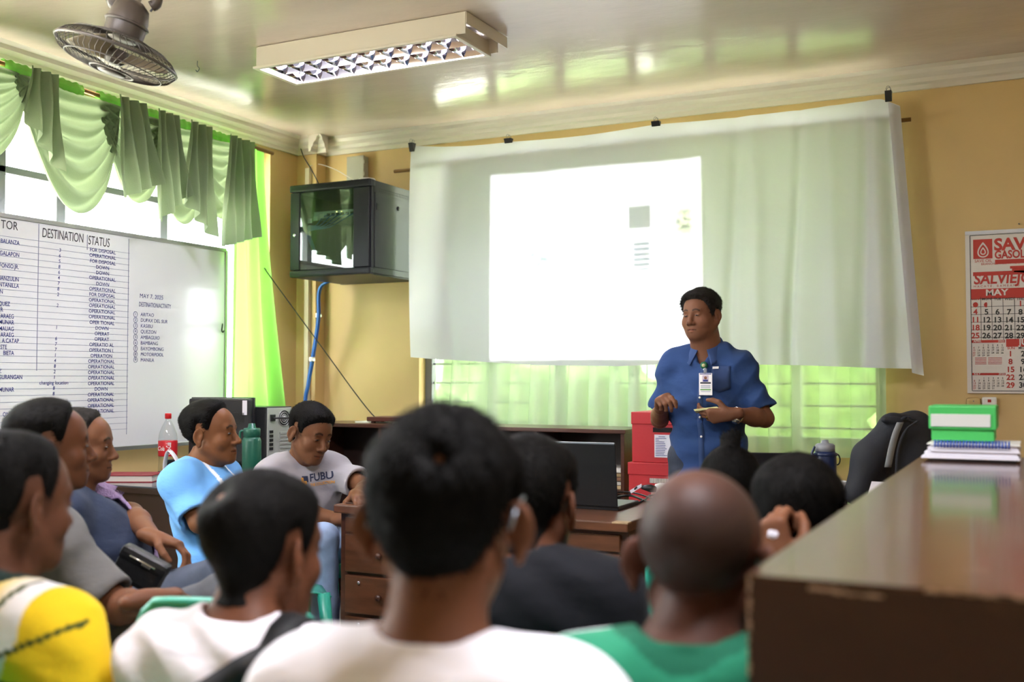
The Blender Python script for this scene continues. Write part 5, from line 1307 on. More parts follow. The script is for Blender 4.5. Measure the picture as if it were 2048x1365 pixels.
        ef = np.array([[i * n_ + j, i * n_ + (j + 1) % n_, (i + 1) * n_ + (j + 1) % n_, (i + 1) * n_ + j] for i in range(10) for j in range(n_)])
        ec = np.where((np.hypot(loc_[:, 0] - c[0] - hair.get('gaze', 0), loc_[:, 2] - c[2]) < .0052)[:, None], np.array((.012, .008, .006)), np.array((.11, .09, .08)))
        np_mesh('eye', ev, ef, M_eye, t, ec)
    # ---- hair
    if hair and hair.get('top', 0) > 0:
        Fh = Field(h.t - .17 * hs, h.t + .17 * hs, hair.get('res', .0045))
        Fh.ell((0, -.018, .034), (.075, .096, .083), 0, 'u', h); Fh.ell((0, .022, .03), (.066, .066, .064), .03, 'u', h); Fh.ell((0, .028, -.042), (.054, .060, .074), .03, 'u', h)
        Fh.cone(h.inv(A(c7 + Vector((0, 0, -.02)))), (0, -.022, -.06), .058, .053, .03, 'u', h)
        sl = (slice(None),) * 3; X, Y, Zz = [np.broadcast_to(v, Fh.D.shape) for v in Fh.loc(sl, h)]
        near = np.abs(Fh.D) < .07; L_ = np.stack([X[near], Y[near], Zz[near]], 1)
        zl = zline(hair['line'], L_[:, 1]); dz_ = L_[:, 2] - zl
        k = sstep(0, hair.get('fade', .03), dz_)
        tp_ = sstep(.01, .085, L_[:, 2]); th = hair['side'] + (hair['top'] - hair['side']) * tp_
        th = th + hair.get('front', 0) * sstep(.02, .075, L_[:, 1]) * tp_
        for dr, rad, dep in hair.get('spots', ()):
            u = L_ / (np.linalg.norm(L_, axis=1, keepdims=True) + 1e-6); k = k * (1 - dep * np.exp(-(np.linalg.norm(u - np.array(dr) / np.linalg.norm(dr), axis=1) / rad) ** 2))
        tt = -.0045 + (th + .0045) * k + hair.get('clump', .002) * wob(L_ * hair.get('cs', 1.3), seed) * k
        part = hair.get('part')
        if part: tt -= .006 * np.exp(-((L_[:, 0] - part) / .006) ** 2) * (L_[:, 2] > .05)
        tt[dz_ < -.012] = -.06
        Fh.D[near] -= tt.astype(np.float32) * hs
        for c, r in hair.get('buns', ()): Fh.ell(c, r, .006, 'u', h)
        P2, F2 = Fh.mesh(); P2 = relax(P2, F2, 1, .4); N2 = vnormals(P2, F2); l2 = h.inv(P2)
        up = (l2[:, 2] - zline(hair['line'], l2[:, 1])) > .002
        sel = np.nonzero(up)[0]
        if len(sel):
            V, Qd = strands(P2[sel], N2[sel], l2[sel], h, int(hair.get('n', 5000) * .6), hair.get('len', .02) * hs, hair.get('lift', .25), hair.get('flow', flow_down), seed, hair.get('wd', .0012))
            F2 = np.concatenate([F2, Qd + len(P2)]); P2 = np.concatenate([P2, V])
        np_mesh('hair', P2, F2, hair.get('mat', M_hair), t)
    # ---- shirt
    if shirt:
        g = shirt.get('g', .006)
        lo2 = [min(p[i] for p in [pel, c7, *sh.values(), *[Vector(a['elbow']) for a in arms.values()]]) - .22 for i in range(3)]; hi2 = [max(p[i] for p in [pel, c7, *sh.values(), *[Vector(a['elbow']) for a in arms.values()]]) + .22 for i in range(3)]; hi2[2] = cz + .1
        if shirt.get('hem') is not None: lo2[2] = shirt['hem'] - .05
        Fs = Field(lo2, hi2, shirt_res)
        torso(Fs, g, .05)
        if stand: Fs.cone(A(M1), A(Vector((pel.x, pel.y, (shirt.get('hem', .8)) - .1))), .16 * bw, .165 * bw, .05, flat=((0, 1, 0), 1 / (.80 * bd)))
        for s, a in arms.items():
            e = Vector(a['elbow']); d = (e - sh[s]); fr_ = sleeve; en = sh[s] + d * fr_
            Fs.cone(A(sh[s] + Vector((-s * .02, 0, 0))), A(en), .052 + g * .8, shirt.get('cuff', .064), .05, cap=True)
        if shirt.get('hem') is not None:
            k_ = int(np.searchsorted(Fs.ax[2], shirt['hem'])); zz = Fs.ax[2]; Fs.D = np.maximum(Fs.D, (shirt['hem'] - zz)[None, None, :].astype(np.float32))
        curve_fold(Fs, folds, seed)
        for a_, b_2, r_a in shirt.get('ridges', ()): Fs.cone(a_, b_2, r_a, r_a * .6, .02)
        for s, a in arms.items():
            e = Vector(a['elbow']); d = (e - sh[s]); dn = d.normalized(); en = sh[s] + d * sleeve
            Fs.cone(A(en - dn * .03), A(en + dn * .03), .044, shirt.get('cuff', .064) - .005, .004, 's')
        F_n = shirt.get('neck', .062)
        Fs.cone(A(c7 + Vector((0, .018, .01))), A(h.pt((0, -.01, -.05))), F_n, F_n + .01, .008, 's')
        if collar != 'crew': Fs.ell(A(c7 + Vector((0, .085, -.04))), (.026, .05, shirt.get('vneck', .05)), .012, 's')
        ring = [c7 + Vector((.064 * cos(q), .022 + .062 * sin(q), .002 - .046 * (sin(q) * .5 + .5))) for q in [2 * pi * i / 24 for i in range(24)]]
        if collar == 'crew': Fs.chain([A(p) for p in ring], .0065, .004, closed=True)
        Ps, Fq = Fs.mesh(); Ps = relax(Ps, Fq, 1, .5)
        cf = shirt.get('col'); c_ = cf(Ps, c7, sh, en) if callable(cf) else np.tile(np.array(hexc(cf)), (len(Ps), 1))
        so = np_mesh('shirt', Ps, Fq, shirt.get('mat') or mat('cotton_cloth', 'ffffff', rough=.85, attr=True, bump=.6, bscale=11, spec=.2, sheen=.05, stretch=(1, 1, 1.8), var=.05, vscale=5), t, c_)
        if collar in ('polo', 'shirt'):
            gapa = .30
            def colf(u, v):
                q = -pi + gapa + (2 * pi - 2 * gapa) * u; fr_ = (1 - cos(q)) / 2; bz = cz + .006 - .062 * fr_ ** 1.25; hh = .030 - .008 * fr_; dp_ = .036 + .034 * fr_ ** 3
                if v < .4: k_ = v / .4; r_ = .0635 + .002 * k_; z_ = bz + hh * k_; o_ = 0
                elif v < .55: k_ = (v - .4) / .15; r_ = .0655 + .006 * k_; z_ = bz + hh + .003 * sin(pi * k_); o_ = 0
                else: k_ = (v - .55) / .45; r_ = .0715 + (.018 + .012 * fr_) * k_ ** 1.1; z_ = bz + hh - dp_ * k_; o_ = k_
                tip = o_ * max(0, fr_ - .85) / .15
                return Vector((r_ * sin(q) + (.022 * tip * (1 if q > 0 else -1)), .022 - r_ * .98 * cos(q) + .004 * tip, z_))
            co_ = grid('collar', colf, 60, 14, mat('collar_' + shirt.get('ccol', 'x'), shirt.get('ccol', '35527f'), rough=.85), t, True, thick=.003)
    # ---- trousers and shoes
    if pants:
        lo3 = [min(p[i] for p in [pel, *knees.values(), *ank.values()]) - .2 for i in range(3)]; hi3 = [max(p[i] for p in [pel, *knees.values(), *ank.values()]) + .2 for i in range(3)]; lo3[2] = .03
        Fp = Field(lo3, hi3, .010)
        Fp.ell(A(pel + Vector((0, 0, .0))), (.172 * bw, .128 * bd, .11), 0)
        for s in (-1, 1):
            Fp.cone(A(hips[s]), A(knees[s]), .09, .068, .04); Fp.cone(A(knees[s]), A(ank[s] + Vector((0, 0, -.03))), .066, .056, .03, cap=True)
        curve_fold(Fp, .006, seed + 3)
        Pp, Fq = Fp.mesh(); Pp = relax(Pp, Fq, 1, .5)
        np_mesh('trousers', Pp, Fq, mat('denim_' + pants, pants, rough=.85, var=.2, vscale=14, bump=.2, bscale=30), t)
        for s in (-1, 1):
            Fo = Field(np.array(ank[s]) - (.12, .14, .1), np.array(ank[s]) + (.12, .28, .08), .011)
            Fo.cone(A(ank[s] + Vector((0, -.03, -.045))), A(ank[s] + Vector((s * .02, .16, -.05))), .046, .042, .0); Fo.cone(A(ank[s] + Vector((0, -.01, -.04))), A(ank[s] + Vector((0, -.01, .01))), .045, .042, .02)
            Fo.D = np.maximum(Fo.D, (.004 - Fo.ax[2])[None, None, :].astype(np.float32))
            Ps_, Fq_ = Fo.mesh()
            if len(Fq_): np_mesh('shoe', Ps_, Fq_, mat('dark_shoe_leather', '26221f', rough=.45), t)
    if chair and not stand:
        off = Rz @ Vector((0, lean + .09, 0)); place_chair(root.x + off.x + coff[0], root.y + off.y + coff[1], phi if cphi is None else radians(cphi), chair).scale.z = csz
    PEOPLE[key] = dict(root=t, h=h, c7=c7, sh=sh, arms=arms, phi=phi, pel=pel, knees=knees, shirt=so if shirt else None, body=body)
    return t
def w2l(key, p): return PEOPLE[key]['root'].matrix_basis.inverted() @ Vector(p)
def decal(mesh_obj_list, key, target, push):
    "lay flat meshes (person-local) onto the target surface along push"
    me = target.data; bvh = BVHTree.FromPolygons([v.co[:] for v in me.vertices], [p.vertices[:] for p in me.polygons]); pd = Vector(push).normalized()
    for o in mesh_obj_list:
        for v in o.data.vertices:
            hit = bvh.ray_cast(v.co - pd * .25, pd)
            if hit[0] is not None: v.co = hit[0] - pd * .0025
        o.data.update()
H_short = dict(line='short', top=.016, side=.007, fade=.045, n=6000, len=.016, lift=.35)
def flatc(c): return lambda P, c7, sh, en: np.tile(np.array(hexc(c)), (len(P), 1))
# --- standing speaker
person('speaker', 'man standing in blue short-sleeved shirt speaking with a notepad in hand', (1402, 631, 4.87), 180, 163, hpitch=-2, hroll=2, hs=.93, hy=.05, neckl=.14, hx=.016, shdrop=.112,
       stand=True, pelz=.92, sw=.166, bw=1.0, bd=1.12, belly=.02, skin='946449', hair=dict(line='wide', top=.021, side=.008, fade=.022, front=.005, n=7000, len=.024, lift=.3, flow=flow_side, mat=M_hairg, eye=.0027, gaze=-.002, clump=.004),
       shirt=dict(col='2d4675', hem=.80, g=.008, cuff=.07, vneck=.06, ccol='2f4878'), collar='shirt', pants='2b3140', sleeve=.84, jaw=1.34, cheek=1.3, nose=1.15, stubble=.22, roundness=.008,
       armR=dict(elbow=(.235, -.01, 1.075), wrist=(.155, .21, 1.145), dir=(-.35, .8, .42), nrm=(.5, -.2, .8), curl=[.7, 1.0, 1.15, 1.2], fine=.0036, thumb=(.55, .75)),
       armL=dict(elbow=(-.265, .02, 1.09), wrist=(-.165, .215, 1.115), dir=(.95, .18, -.12), nrm=(.0, .8, -.5), curl=[.5, .55, .6, .65], fine=.0036, thumb=(.5, .35)),
       res=.008, hres=.003, seed=2, folds=.012, shirt_res=.006)
# --- seated at the left
def blue_shirt(P, c7, sh, en):
    c = np.tile(np.array(hexc('6ba6e3')), (len(P), 1)); x, y, z = P[:, 0], P[:, 1], P[:, 2] - c7.z
    for s in (-1, 1):
        f = s * (.055 + .10 * np.clip((-z - .05) / .3, 0, 1) ** 1.2); w = .008 + .016 * np.clip((-z - .06) / .22, 0, 1)
        c[(np.abs(x - f) < w) & (y > .03) & (z > -.27)] = hexc('e9eef6')
    return c
person('blue', 'seated man in light blue sports shirt beside the green flask', (424, 868, 4.2), -82, -72, hpitch=4, hs=1.02, hy=.06, lean=.10, pelz=.52, bd=1.15, belly=.02, skin='8d5c3a',
       hair=dict(line='high', top=.02, side=.006, fade=.05, n=6000, len=.022, lift=.15, flow=flow_back, eye=.0034), shirt=dict(col=blue_shirt, g=.010, cuff=.07), sleeve=.82, jaw=1.06, cheek=1.1, nose=1.15, cphi=-46, coff=(.02, .14), legs={1: (('px', 535, 1135, 3.9), ('px', 535, 1340, 3.9)), -1: (('px', 570, 1125, 4.1), ('px', 570, 1330, 4.1))}, chair='teal plastic chair under the man in light blue', seed=5,
       armR=dict(elbow=('px', 400, 1046, 3.98), wrist=('px', 470, 1070, 3.9)), armL=dict(elbow=(-.22, .05, .63), wrist=(-.05, .27, .64)), shirt_res=.006, neckl=.098)
person('fubu', 'seated young man in grey printed T-shirt resting his arm on the desk', (621, 868, 4.75), -122, -104, hpitch=-16, hroll=-6, hs=1.05, hy=.10, lean=-.02, pelz=.52, skin='84573a',
       hair=dict(line='fringe', top=.018, side=.005, fade=.05, n=6000, len=.018, lift=.3, flow=flow_fwd, eye=.0022), shirt=dict(col='9c989e', g=.009, cuff=.07), sleeve=.68, pants='8fa3c4', chair='teal plastic chair under the young man in the printed T-shirt', seed=8,
       armL=dict(elbow=('px', 738, 978, 4.66), wrist=('px', 712, 992, 4.42), dir=(.2, 1, -.05), fine=.006), armR=dict(elbow=('px', 596, 1025, 4.72), wrist=('px', 690, 1042, 4.62), dir=(-.9, .4, 0), fine=.006),
       legs={1: (('px', 645, 1078, 4.45), ('px', 655, 1330, 4.5)), -1: (('px', 730, 1085, 4.6), ('px', 735, 1320, 4.6))}, neckl=.088, shirt_res=.0055, jaw=.98)
person('navy', 'seated man in navy polo with a lilac towel over his shoulder', (166, 892, 3.55), -52, -58, hpitch=0, hs=1.0, hy=.05, lean=.14, pelz=.50, bd=1.1, belly=.03, skin='8a5c40',
       hair=dict(line='high', top=.013, side=.005, fade=.05, n=4000, len=.016, lift=.25, flow=flow_back, mat=M_hairg, eye=.003), shirt=dict(col='2d364b', g=.008, ccol='2a3550'), collar='polo', legs={1: (('px', 452, 1150, 3.32), ('px', 410, 1330, 3.35))}, pants='3d4556', chair='teal plastic chair under the man with the lilac towel', seed=11, stubble=.2,
       armL=dict(elbow=('px', 262, 1030, 3.66), wrist=('px', 306, 1076, 3.42), dir=(.25, .9, -.25), nrm=(-.2, .3, 1), curl=.55, fine=.0045), armR=dict(elbow=(.23, .04, .66), wrist=(.12, .3, .60)))
person('grey', 'seated man in plain grey T-shirt in front of the whiteboard', (104, 893, 2.9), -22, -36, hpitch=2, hs=1.0, hy=.06, neckl=.14, lean=.08, pelz=.52, bw=1.05, bd=1.1, skin='7c4f36',
       hair=dict(line='high', top=.017, side=.006, fade=.05, n=5000, len=.018, lift=.2, flow=flow_back), shirt=dict(col='646261', g=.010, cuff=.07), sleeve=.86, pants='4a4c52', chair='teal plastic chair behind the man in plain grey', seed=14, ear=.6, stubble=.15,
       armR=dict(elbow=('px', 240, 1218, 2.72), wrist=('px', 283, 1202, 2.60), dir=(.1, .9, .05), curl=.6, fine=.0045), legs={1: (('px', 455, 1200, 2.75), ('px', 430, 1420, 2.8))})
def yellow_shirt(P, c7, sh, en):
    x, y, z = P[:, 0], P[:, 1], P[:, 2] - c7.z; Y_, W_, G_ = (np.array(hexc(v)) for v in ('e3c01f', 'e8e4e2', '3d4a1e'))
    w = sstep(.06, .13, np.abs(x)) * sstep(-.19, -.08, z); sleeve_ = np.abs(x) > .15 + .5 * np.clip(z + .07, -1, 0)
    w = np.where(sleeve_, 0, w); c = Y_ * (1 - w[:, None]) + W_ * w[:, None]
    cx_, cz_ = .035, -.12; dx, dz2 = x - cx_, z - cz_; r = np.hypot(dx, dz2); a = np.arctan2(dz2, dx)
    for k, (ang, ln_) in enumerate(((.25, .2), (.9, .17), (1.5, .16), (2.2, .15), (2.9, .14), (-.25, .2), (-.9, .2), (-2.6, .15), (3.5, .15))):
        dd = np.abs(np.angle(np.exp(1j * (a - ang - .6 * r)))) * r; c[(dd < .0045) & (r < ln_) & (y < .02)] = G_
    lf = (r < .12) & (y < .02) & (a < -1.0) & (a > -2.5) & (np.sin(60 * r + 4 * a) > -.3); c[lf] = np.array(hexc('5c7a2a')); c[(r < .02) & (y < .02)] = hexc('d8d8d0')
    c[(z > -.035) & (np.hypot(x, y - .02) < .095)] = hexc('1c2f2a'); return c
person('yellow', 'seated man with yellow leaf-print shirt at the left edge', (28, 1008, 1.85), 2, -6, neckl=.126, hpitch=-3, hs=1.0, hy=.06, lean=.06, pelz=.52, bw=1.05, skin='6e4631',
       hair=dict(line='short', top=.012, side=.004, fade=.07, n=7000, len=.010, lift=.5), shirt=dict(col=yellow_shirt, g=.010, cuff=.07, ccol='1c2f2a'), sleeve=.95, collar='polo', pants='2f3238', chair='teal plastic chair under the man in yellow', seed=17, shirt_res=.005, ear=.55,
       armR=dict(elbow=(.25, .04, .63), wrist=(.17, .27, .66), dir=(-.3, .9, 0), curl=.6, fine=.006))
# --- front audience, seen from behind
person('strap', 'seated man in white shirt with a black strap across his back', (530, 1100, 1.72), 6, -6, hpitch=-4, hs=1.0, hy=.075, neckl=.098, lean=.05, pelz=.52, bw=1.04, skin='7d4e35',
       hair=dict(line='short', top=.014, side=.005, fade=.035, n=9000, len=.012, lift=.3, spots=(((-.1, -.75, .72), .20, .85),), scalp=(.02, .014, .011)), shirt=dict(col='f6f0f6', g=.010, cuff=.07), sleeve=.8, pants='3a3f4a', csz=.94, chair='teal plastic chair under the man with the black strap', seed=20, ear=.55, shirt_res=.006, folds=.010)
person('central', 'seated man in white T-shirt and glasses in the centre foreground', (889, 1040, 1.24), 14, 17, hpitch=2, hs=1.0, hy=.06, lean=.05, pelz=.52, bw=1.04, skin='8a5b42',
       hair=dict(line='short', top=.018, side=.006, fade=.05, n=14000, len=.016, lift=.45, spots=(((.12, -.72, .62), .10, 1.0),), clump=.005, cs=1.0, scalp=(.02, .014, .011)), shirt=dict(col='f8f4fb', g=.010, cuff=.07), sleeve=.8, pants='3a3f4a', chair='teal plastic chair under the man with glasses', seed=23, ear=1.05, shirt_res=.006, hres=.0033, folds=.006)
person('dark', 'seated man in black T-shirt before the laptop', (1064, 1005, 2.0), 12, 2, hpitch=-2, hs=1.0, hy=.09, neckl=.078, lean=.05, pelz=.52, bw=1.06, skin='6a412c',
       hair=dict(line='short', top=.014, side=.006, fade=.05, n=7000, len=.012, lift=.4), shirt=dict(col='17181d', g=.010, cuff=.07), sleeve=.8, pants='2a2c33', chair='teal plastic chair behind the man in black', seed=26)
def green_shirt(P, c7, sh, en):
    x, y, z = P[:, 0], P[:, 1], P[:, 2] - c7.z; c = np.tile(np.array(hexc('25805f')), (len(P), 1))
    c[(np.abs(x) > .07) & (y > .012) & (z > -.11)] = hexc('ecebf0'); c[(z > -.055) & (np.hypot(x, y - .03) < .098)] = hexc('145c43'); return c
person('buzz', 'seated man with shaved head in a green sports shirt', (1403, 1118, 1.40), 14, 2, hpitch=-2, hs=1.0, hy=.08, hx=.015, sw=.15, neckl=.09, lean=.05, pelz=.52, bw=1.04, skin='6b4434',
       hair=dict(line='short', top=0, side=0, fade=.06, ink=.8, scalp=(.026, .019, .017), spots=(((.02, -.42, .9), .42, .8),)), shirt=dict(col=green_shirt, g=.010, cuff=.07), sleeve=.8, pants='30343c', chair='teal plastic chair under the man with the shaved head', seed=29, ear=.75, shirt_res=.006, folds=.006)
person('bun', 'seated woman with dark hair tied in a bun on top', (1462, 985, 3.0), 12, 10, hpitch=-14, hs=.96, hy=.07, lean=-.02, pelz=.50, sw=.145, bw=.92, bd=.95, skin='9a6a4c',
       hair=dict(line='long', top=.016, side=.014, fade=.02, n=7000, len=.03, lift=.12, flow=lambda l: np.stack([-l[:, 0] * 4, -l[:, 1] * 3 - .02, .9 + 0 * l[:, 0]], 1), buns=(((0, -.045, .135), (.030, .030, .026)), ((.012, -.05, .152), (.02, .02, .016)), ((-.014, -.035, .148), (.018, .018, .014)))), shirt=dict(col='c9c23a', g=.008), pants='30343c', chair='teal plastic chair under the woman with the bun', seed=32)
person('darkhair', 'seated person with thick black hair raising a fist by the counter', (1596, 1042, 2.1), 6, 0, hpitch=-10, hs=1.0, hy=.07, lean=.03, pelz=.50, skin='8a5a3e',
       hair=dict(line='short', top=.016, side=.007, fade=.03, n=9000, len=.02, lift=.2, clump=.003), shirt=dict(col='2c2e35', g=.010, cuff=.07), sleeve=.7, pants='2a2c33', chair='teal plastic chair under the person raising a fist', seed=35, hx=.03, sw=.15,
       armL=dict(elbow=('px', 1560, 1290, 2.02), wrist=('px', 1568, 1140, 1.92), dir=(-.35, .1, 1), nrm=(-.35, -.9, -.1), curl=[1.1, 1.15, 1.2, 1.25], fine=.0045, hk=.92, thumb=(.6, .5)))

# --- an empty chair in the second row
p = at(405, 1212, 2.05); place_chair(p.x - .01, p.y + .28, radians(14), 'empty teal plastic chair in front of the man with the black strap')

# ================================================================== WORN AND HELD THINGS
def bvh_of(o): me = o.data; return BVHTree.FromPolygons([v.co[:] for v in me.vertices], [q.vertices[:] for q in me.polygons])
def local_link(name, vs, fs, m, t, thick=0, smooth=True):
    o = pobj(name, vs, fs, m, t, True, smooth)
    if thick: o.modifiers.new('thickness', 'SOLIDIFY').thickness = thick
    return o
def ribbon(name, rays, bvh, w, m, t, off=.006, thick=.003):
    pts = []; ns = []
    for o_, d_ in rays:
        h_ = bvh.ray_cast(Vector(o_), Vector(d_).normalized())
        if h_[0] is not None: pts.append(h_[0] - Vector(d_).normalized() * off); ns.append(h_[1])
    vs = []
    for i, p in enumerate(pts):
        tg = (pts[min(i + 1, len(pts) - 1)] - pts[max(i - 1, 0)]).normalized(); sd = tg.cross(ns[i]).normalized() * w / 2; vs += [p - sd, p + sd]
    return local_link(name, vs, [(2 * i, 2 * i + 1, 2 * i + 3, 2 * i + 2) for i in range(len(pts) - 1)], m, t, thick)
# speaker: placket, buttons, badge, watch, ring, notepad
S = PEOPLE['speaker']; ST = S['root']; sb = bvh_of(S['shirt']); cz_ = S['c7'].z
def chest(x, z, off=.003):
    h_ = sb.ray_cast(Vector((x, .6, z)), Vector((0, -1, 0))); return (h_[0] if h_[0] is not None else Vector((x, .15, z))) + Vector((0, off, 0))
M_blues = mat('denim_blue_cotton', '2a416d', rough=.85); M_btn = mat('white_shirt_button', 'e9e4da', rough=.3)
ribbon('placket', [((-.012, .6, cz_ - .06 - .02 * i), (0, -1, 0)) for i in range(27)], sb, .026, M_blues, ST, .0015, .001)
for i in range(5):
    p = chest(-.012, cz_ - .07 - .087 * i, .004); lathe('button', [(0, .0015), (.005, .001), (.0055, 0), (.0, 0)], (0, 0, 0), M_btn, ST, 12, Matrix.Translation(p) @ Matrix.Rotation(-pi / 2, 4, 'X'), local=True)
pkv = [chest(-.05 - .082 * (i / 6), cz_ - .103 - (.10 + .018 * (1 - abs(i / 3 - 1))) * (j / 6), .0022) for j in range(7) for i in range(7)]
local_link('chest_pocket', pkv, [(j * 7 + i, j * 7 + i + 1, j * 7 + i + 8, j * 7 + i + 7) for j in range(6) for i in range(6)], M_blues, ST, .002)
local_link('pocket_tag', [chest(x, z, .006) for x, z in ((-.054, cz_ - .106), (-.08, cz_ - .105), (-.08, cz_ - .115), (-.054, cz_ - .116))], [(0, 1, 2, 3)], M_wprint, ST, .001, False)
rl = chest(-.018, cz_ - .10, .008); bdg = lathe('badge_reel', [(0, .008), (.012, .008), (.0165, .004), (.017, -.004), (0, -.004)], (0, 0, 0), mat('dark_green_plastic', '14603c', rough=.4), ST, 20, Matrix.Translation(rl) @ Matrix.Rotation(-pi / 2, 4, 'X'), local=True)
lathe('reel_emblem', [(0, .001), (.008, .0), (.008, -.001)], (0, 0, 0), mat('pale_gold_emblem', 'c9c08a', rough=.4), bdg, 16, Matrix.Translation(rl + Vector((0, .009, 0))) @ Matrix.Rotation(-pi / 2, 4, 'X'), local=True)
bz_ = cz_ - .185; bx_ = -.04; by_ = max(chest(bx_ + dx, bz_ + dz_)[1] for dx in (-.03, 0, .03) for dz_ in (-.05, 0, .05)) + .006
def lbox(name, lo, hi, m, par, bev=0): return box(name, lo, hi, m, par, bev, None, True)
tube('badge_strap', [rl + Vector((-.008, .002, -.012)), Vector((bx_ + .008, by_, bz_ + .066))], .004, mat('clear_vinyl', 'b9bcc0', rough=.2), ST, 6, local=True)
lbox('badge_clip', (bx_ - .006, by_ - .003, bz_ + .052), (bx_ + .008, by_ + .003, bz_ + .07), M_edge, ST, .001)
card = lbox('id_badge', (bx_ - .03, by_ - .0015, bz_ - .048), (bx_ + .03, by_ + .0015, bz_ + .05), M_wprint, ST, .001)
yb = by_ + .0022
lbox('badge_photo', (bx_ - .014, yb - .001, bz_ + .012), (bx_ + .014, yb, bz_ + .04), mat('portrait_backdrop', 'c9b8c8', rough=.5), card)
lathe('portrait_head', [(0, .001), (.006, .0008), (.0068, 0), (0, 0)], (0, 0, 0), mat('portrait_skin', '8a5c44', rough=.6), card, 14, Matrix.Translation((bx_, yb + .0004, bz_ + .029)) @ Matrix.Rotation(-pi / 2, 4, 'X'), local=True)
lbox('portrait_shirt', (bx_ - .011, yb - .0005, bz_ + .012), (bx_ + .011, yb + .0006, bz_ + .021), M_ink, card)
lbox('printed_bar', (bx_ - .024, yb - .001, bz_ + .003), (bx_ + .024, yb, bz_ + .010), M_inkk, card); lbox('printed_bar', (bx_ - .024, yb - .001, bz_ - .026), (bx_ + .024, yb, bz_ - .021), mat('green_print', '5aa04a', rough=.6), card)
lbox('printed_bar', (bx_ - .026, yb - .001, bz_ + .044), (bx_ + .026, yb, bz_ + .048), M_ink, card)
for k in range(4): lbox('printed_line', (bx_ - .022, yb - .001, bz_ - .006 - .005 * k - (.012 if k > 2 else 0)), (bx_ + .022, yb, bz_ - .004 - .005 * k - (.012 if k > 2 else 0)), M_inkl, card)
wl, el = Vector(S['arms'][-1]['wrist']), Vector(S['arms'][-1]['elbow']); ad2 = (wl - el).normalized(); wc = wl - ad2 * .035
Mw = Matrix.Translation(wc) @ ad2.to_track_quat('Z', 'Y').to_matrix().to_4x4(); M_steelw = mat('steel_watch', 'c2beb4', rough=.25, metal=.9)
wt = lathe('wristwatch', [(.0315, -.010), (.034, -.009), (.034, .009), (.0315, .010)], (0, 0, 0), M_steelw, ST, 24, Mw, local=True)
fc_ = wc + Vector((0, .6, -.8)).normalized() * .035; lathe('watch_face', [(0, .006), (.016, .005), (.019, 0), (.019, -.004), (0, -.004)], (0, 0, 0), M_steelw, wt, 24, Matrix.Translation(fc_) @ Vector((0, .6, -.8)).normalized().to_track_quat('Z', 'Y').to_matrix().to_4x4(), local=True)
hd_ = Vector(S['arms'][-1]['dir']).normalized(); nd_ = Vector(S['arms'][-1]['nrm']); nd_ = (nd_ - hd_ * nd_.dot(hd_)).normalized(); ld_ = nd_.cross(hd_) * -1
rp_ = wl + hd_ * .088 + ld_ * -.009; a1 = .6; fd2 = (hd_ * cos(a1) - nd_ * sin(a1)).normalized(); rp_ = rp_ + fd2 * .018
lathe('ring', [(.0105, -.003), (.012, -.0025), (.012, .0025), (.0105, .003)], (0, 0, 0), mat('gold', 'd9a640', rough=.25, metal=1), ST, 18, Matrix.Translation(rp_) @ fd2.to_track_quat('Z', 'Y').to_matrix().to_4x4(), local=True)
# notepad, top-level
npc = ST.matrix_basis @ (wl + hd_ * .105 - nd_ * .028 + ld_ * .012); Rw = ST.matrix_basis.to_3x3()
xd = (Rw @ hd_).normalized(); up_ = (Rw @ (ld_ * .75 - nd_ * .65)).normalized(); Mn = frame(npc, xd, up_.cross(xd) * 1.0)
npd = thing('notepad', 'small yellow folded notepad held in the speaker hand', 'notepad', npc)
for k in range(4): box('notepad_sheet', (-.055 + .002 * k, -.035, .0022 * k), (.05 + .001 * k, .035, .0022 * k + .0018), mat('pale_yellow_paper', 'd9d69a', rough=.8), npd, 0, Mn)
# T-shirt print
Fz = PEOPLE['fubu']; cF = Fz['c7'].z; M_nav = mat('navy_shirt_print', '1d2440', rough=.8); M_org = mat('orange_shirt_print', 'e09a2c', rough=.8)
def shirt_text(key, s, size, x, z, m, bold=0, shear=0, xs=1, rot=0):
    o = text(s, size, m, PEOPLE[key]['root'], Matrix.Identity(4), 'LEFT', bold=bold, shear=shear, name='shirt_print')
    Mx = Matrix.Translation((x, 0, z)) @ Matrix.Rotation(rot, 4, 'Y') @ Matrix(((-1, 0, 0, 0), (0, 0, 1, 0), (0, 1, 0, 0), (0, 0, 0, 1))) @ Matrix.Diagonal((xs, 1, 1, 1))
    o.matrix_basis = Matrix.Identity(4); o.matrix_parent_inverse = Matrix.Identity(4)
    bm = B(); bm.from_mesh(o.data); bmesh.ops.transform(bm, matrix=Mx, verts=bm.verts); bmesh.ops.triangulate(bm, faces=bm.faces); bmesh.ops.subdivide_edges(bm, edges=[e for e in bm.edges if e.calc_length() > .008], cuts=2, use_grid_fill=True); bm.to_mesh(o.data); bm.free()
    return o
tilt_ = radians(6)
t1 = shirt_text('fubu', 'FUBU', .045, .012, cF - .105, M_nav, .02, .2, .95, tilt_); t2 = shirt_text('fubu', 'THE COLLECTION', .018, .008, cF - .135, M_org, .02, 0, .72, tilt_)
lg = []
for (x0, x1, z0, z1, m) in ((.016, .043, -.010, .016, M_nav), (.024, .049, -.020, -.005, M_org), (.038, .049, -.020, .010, M_org)):
    bm = B(); vs = [bm.verts.new((x, 0, cF - .11 + z)) for x, z in ((x0, z0), (x1, z0), (x1, z1), (x0, z1))]; bm.faces.new(vs); bmesh.ops.subdivide_edges(bm, edges=bm.edges, cuts=3, use_grid_fill=True)
    lg.append(obj('shirt_print', bm, m, Fz['root'], True))
decal([t1, t2] + lg[:1], 'fubu', Fz['shirt'], (0, -1, 0)); decal(lg[1:], 'fubu', Fz['shirt'], (0, -1, 0))
for o in lg[1:]:
    for v in o.data.vertices: v.co.y += .0012
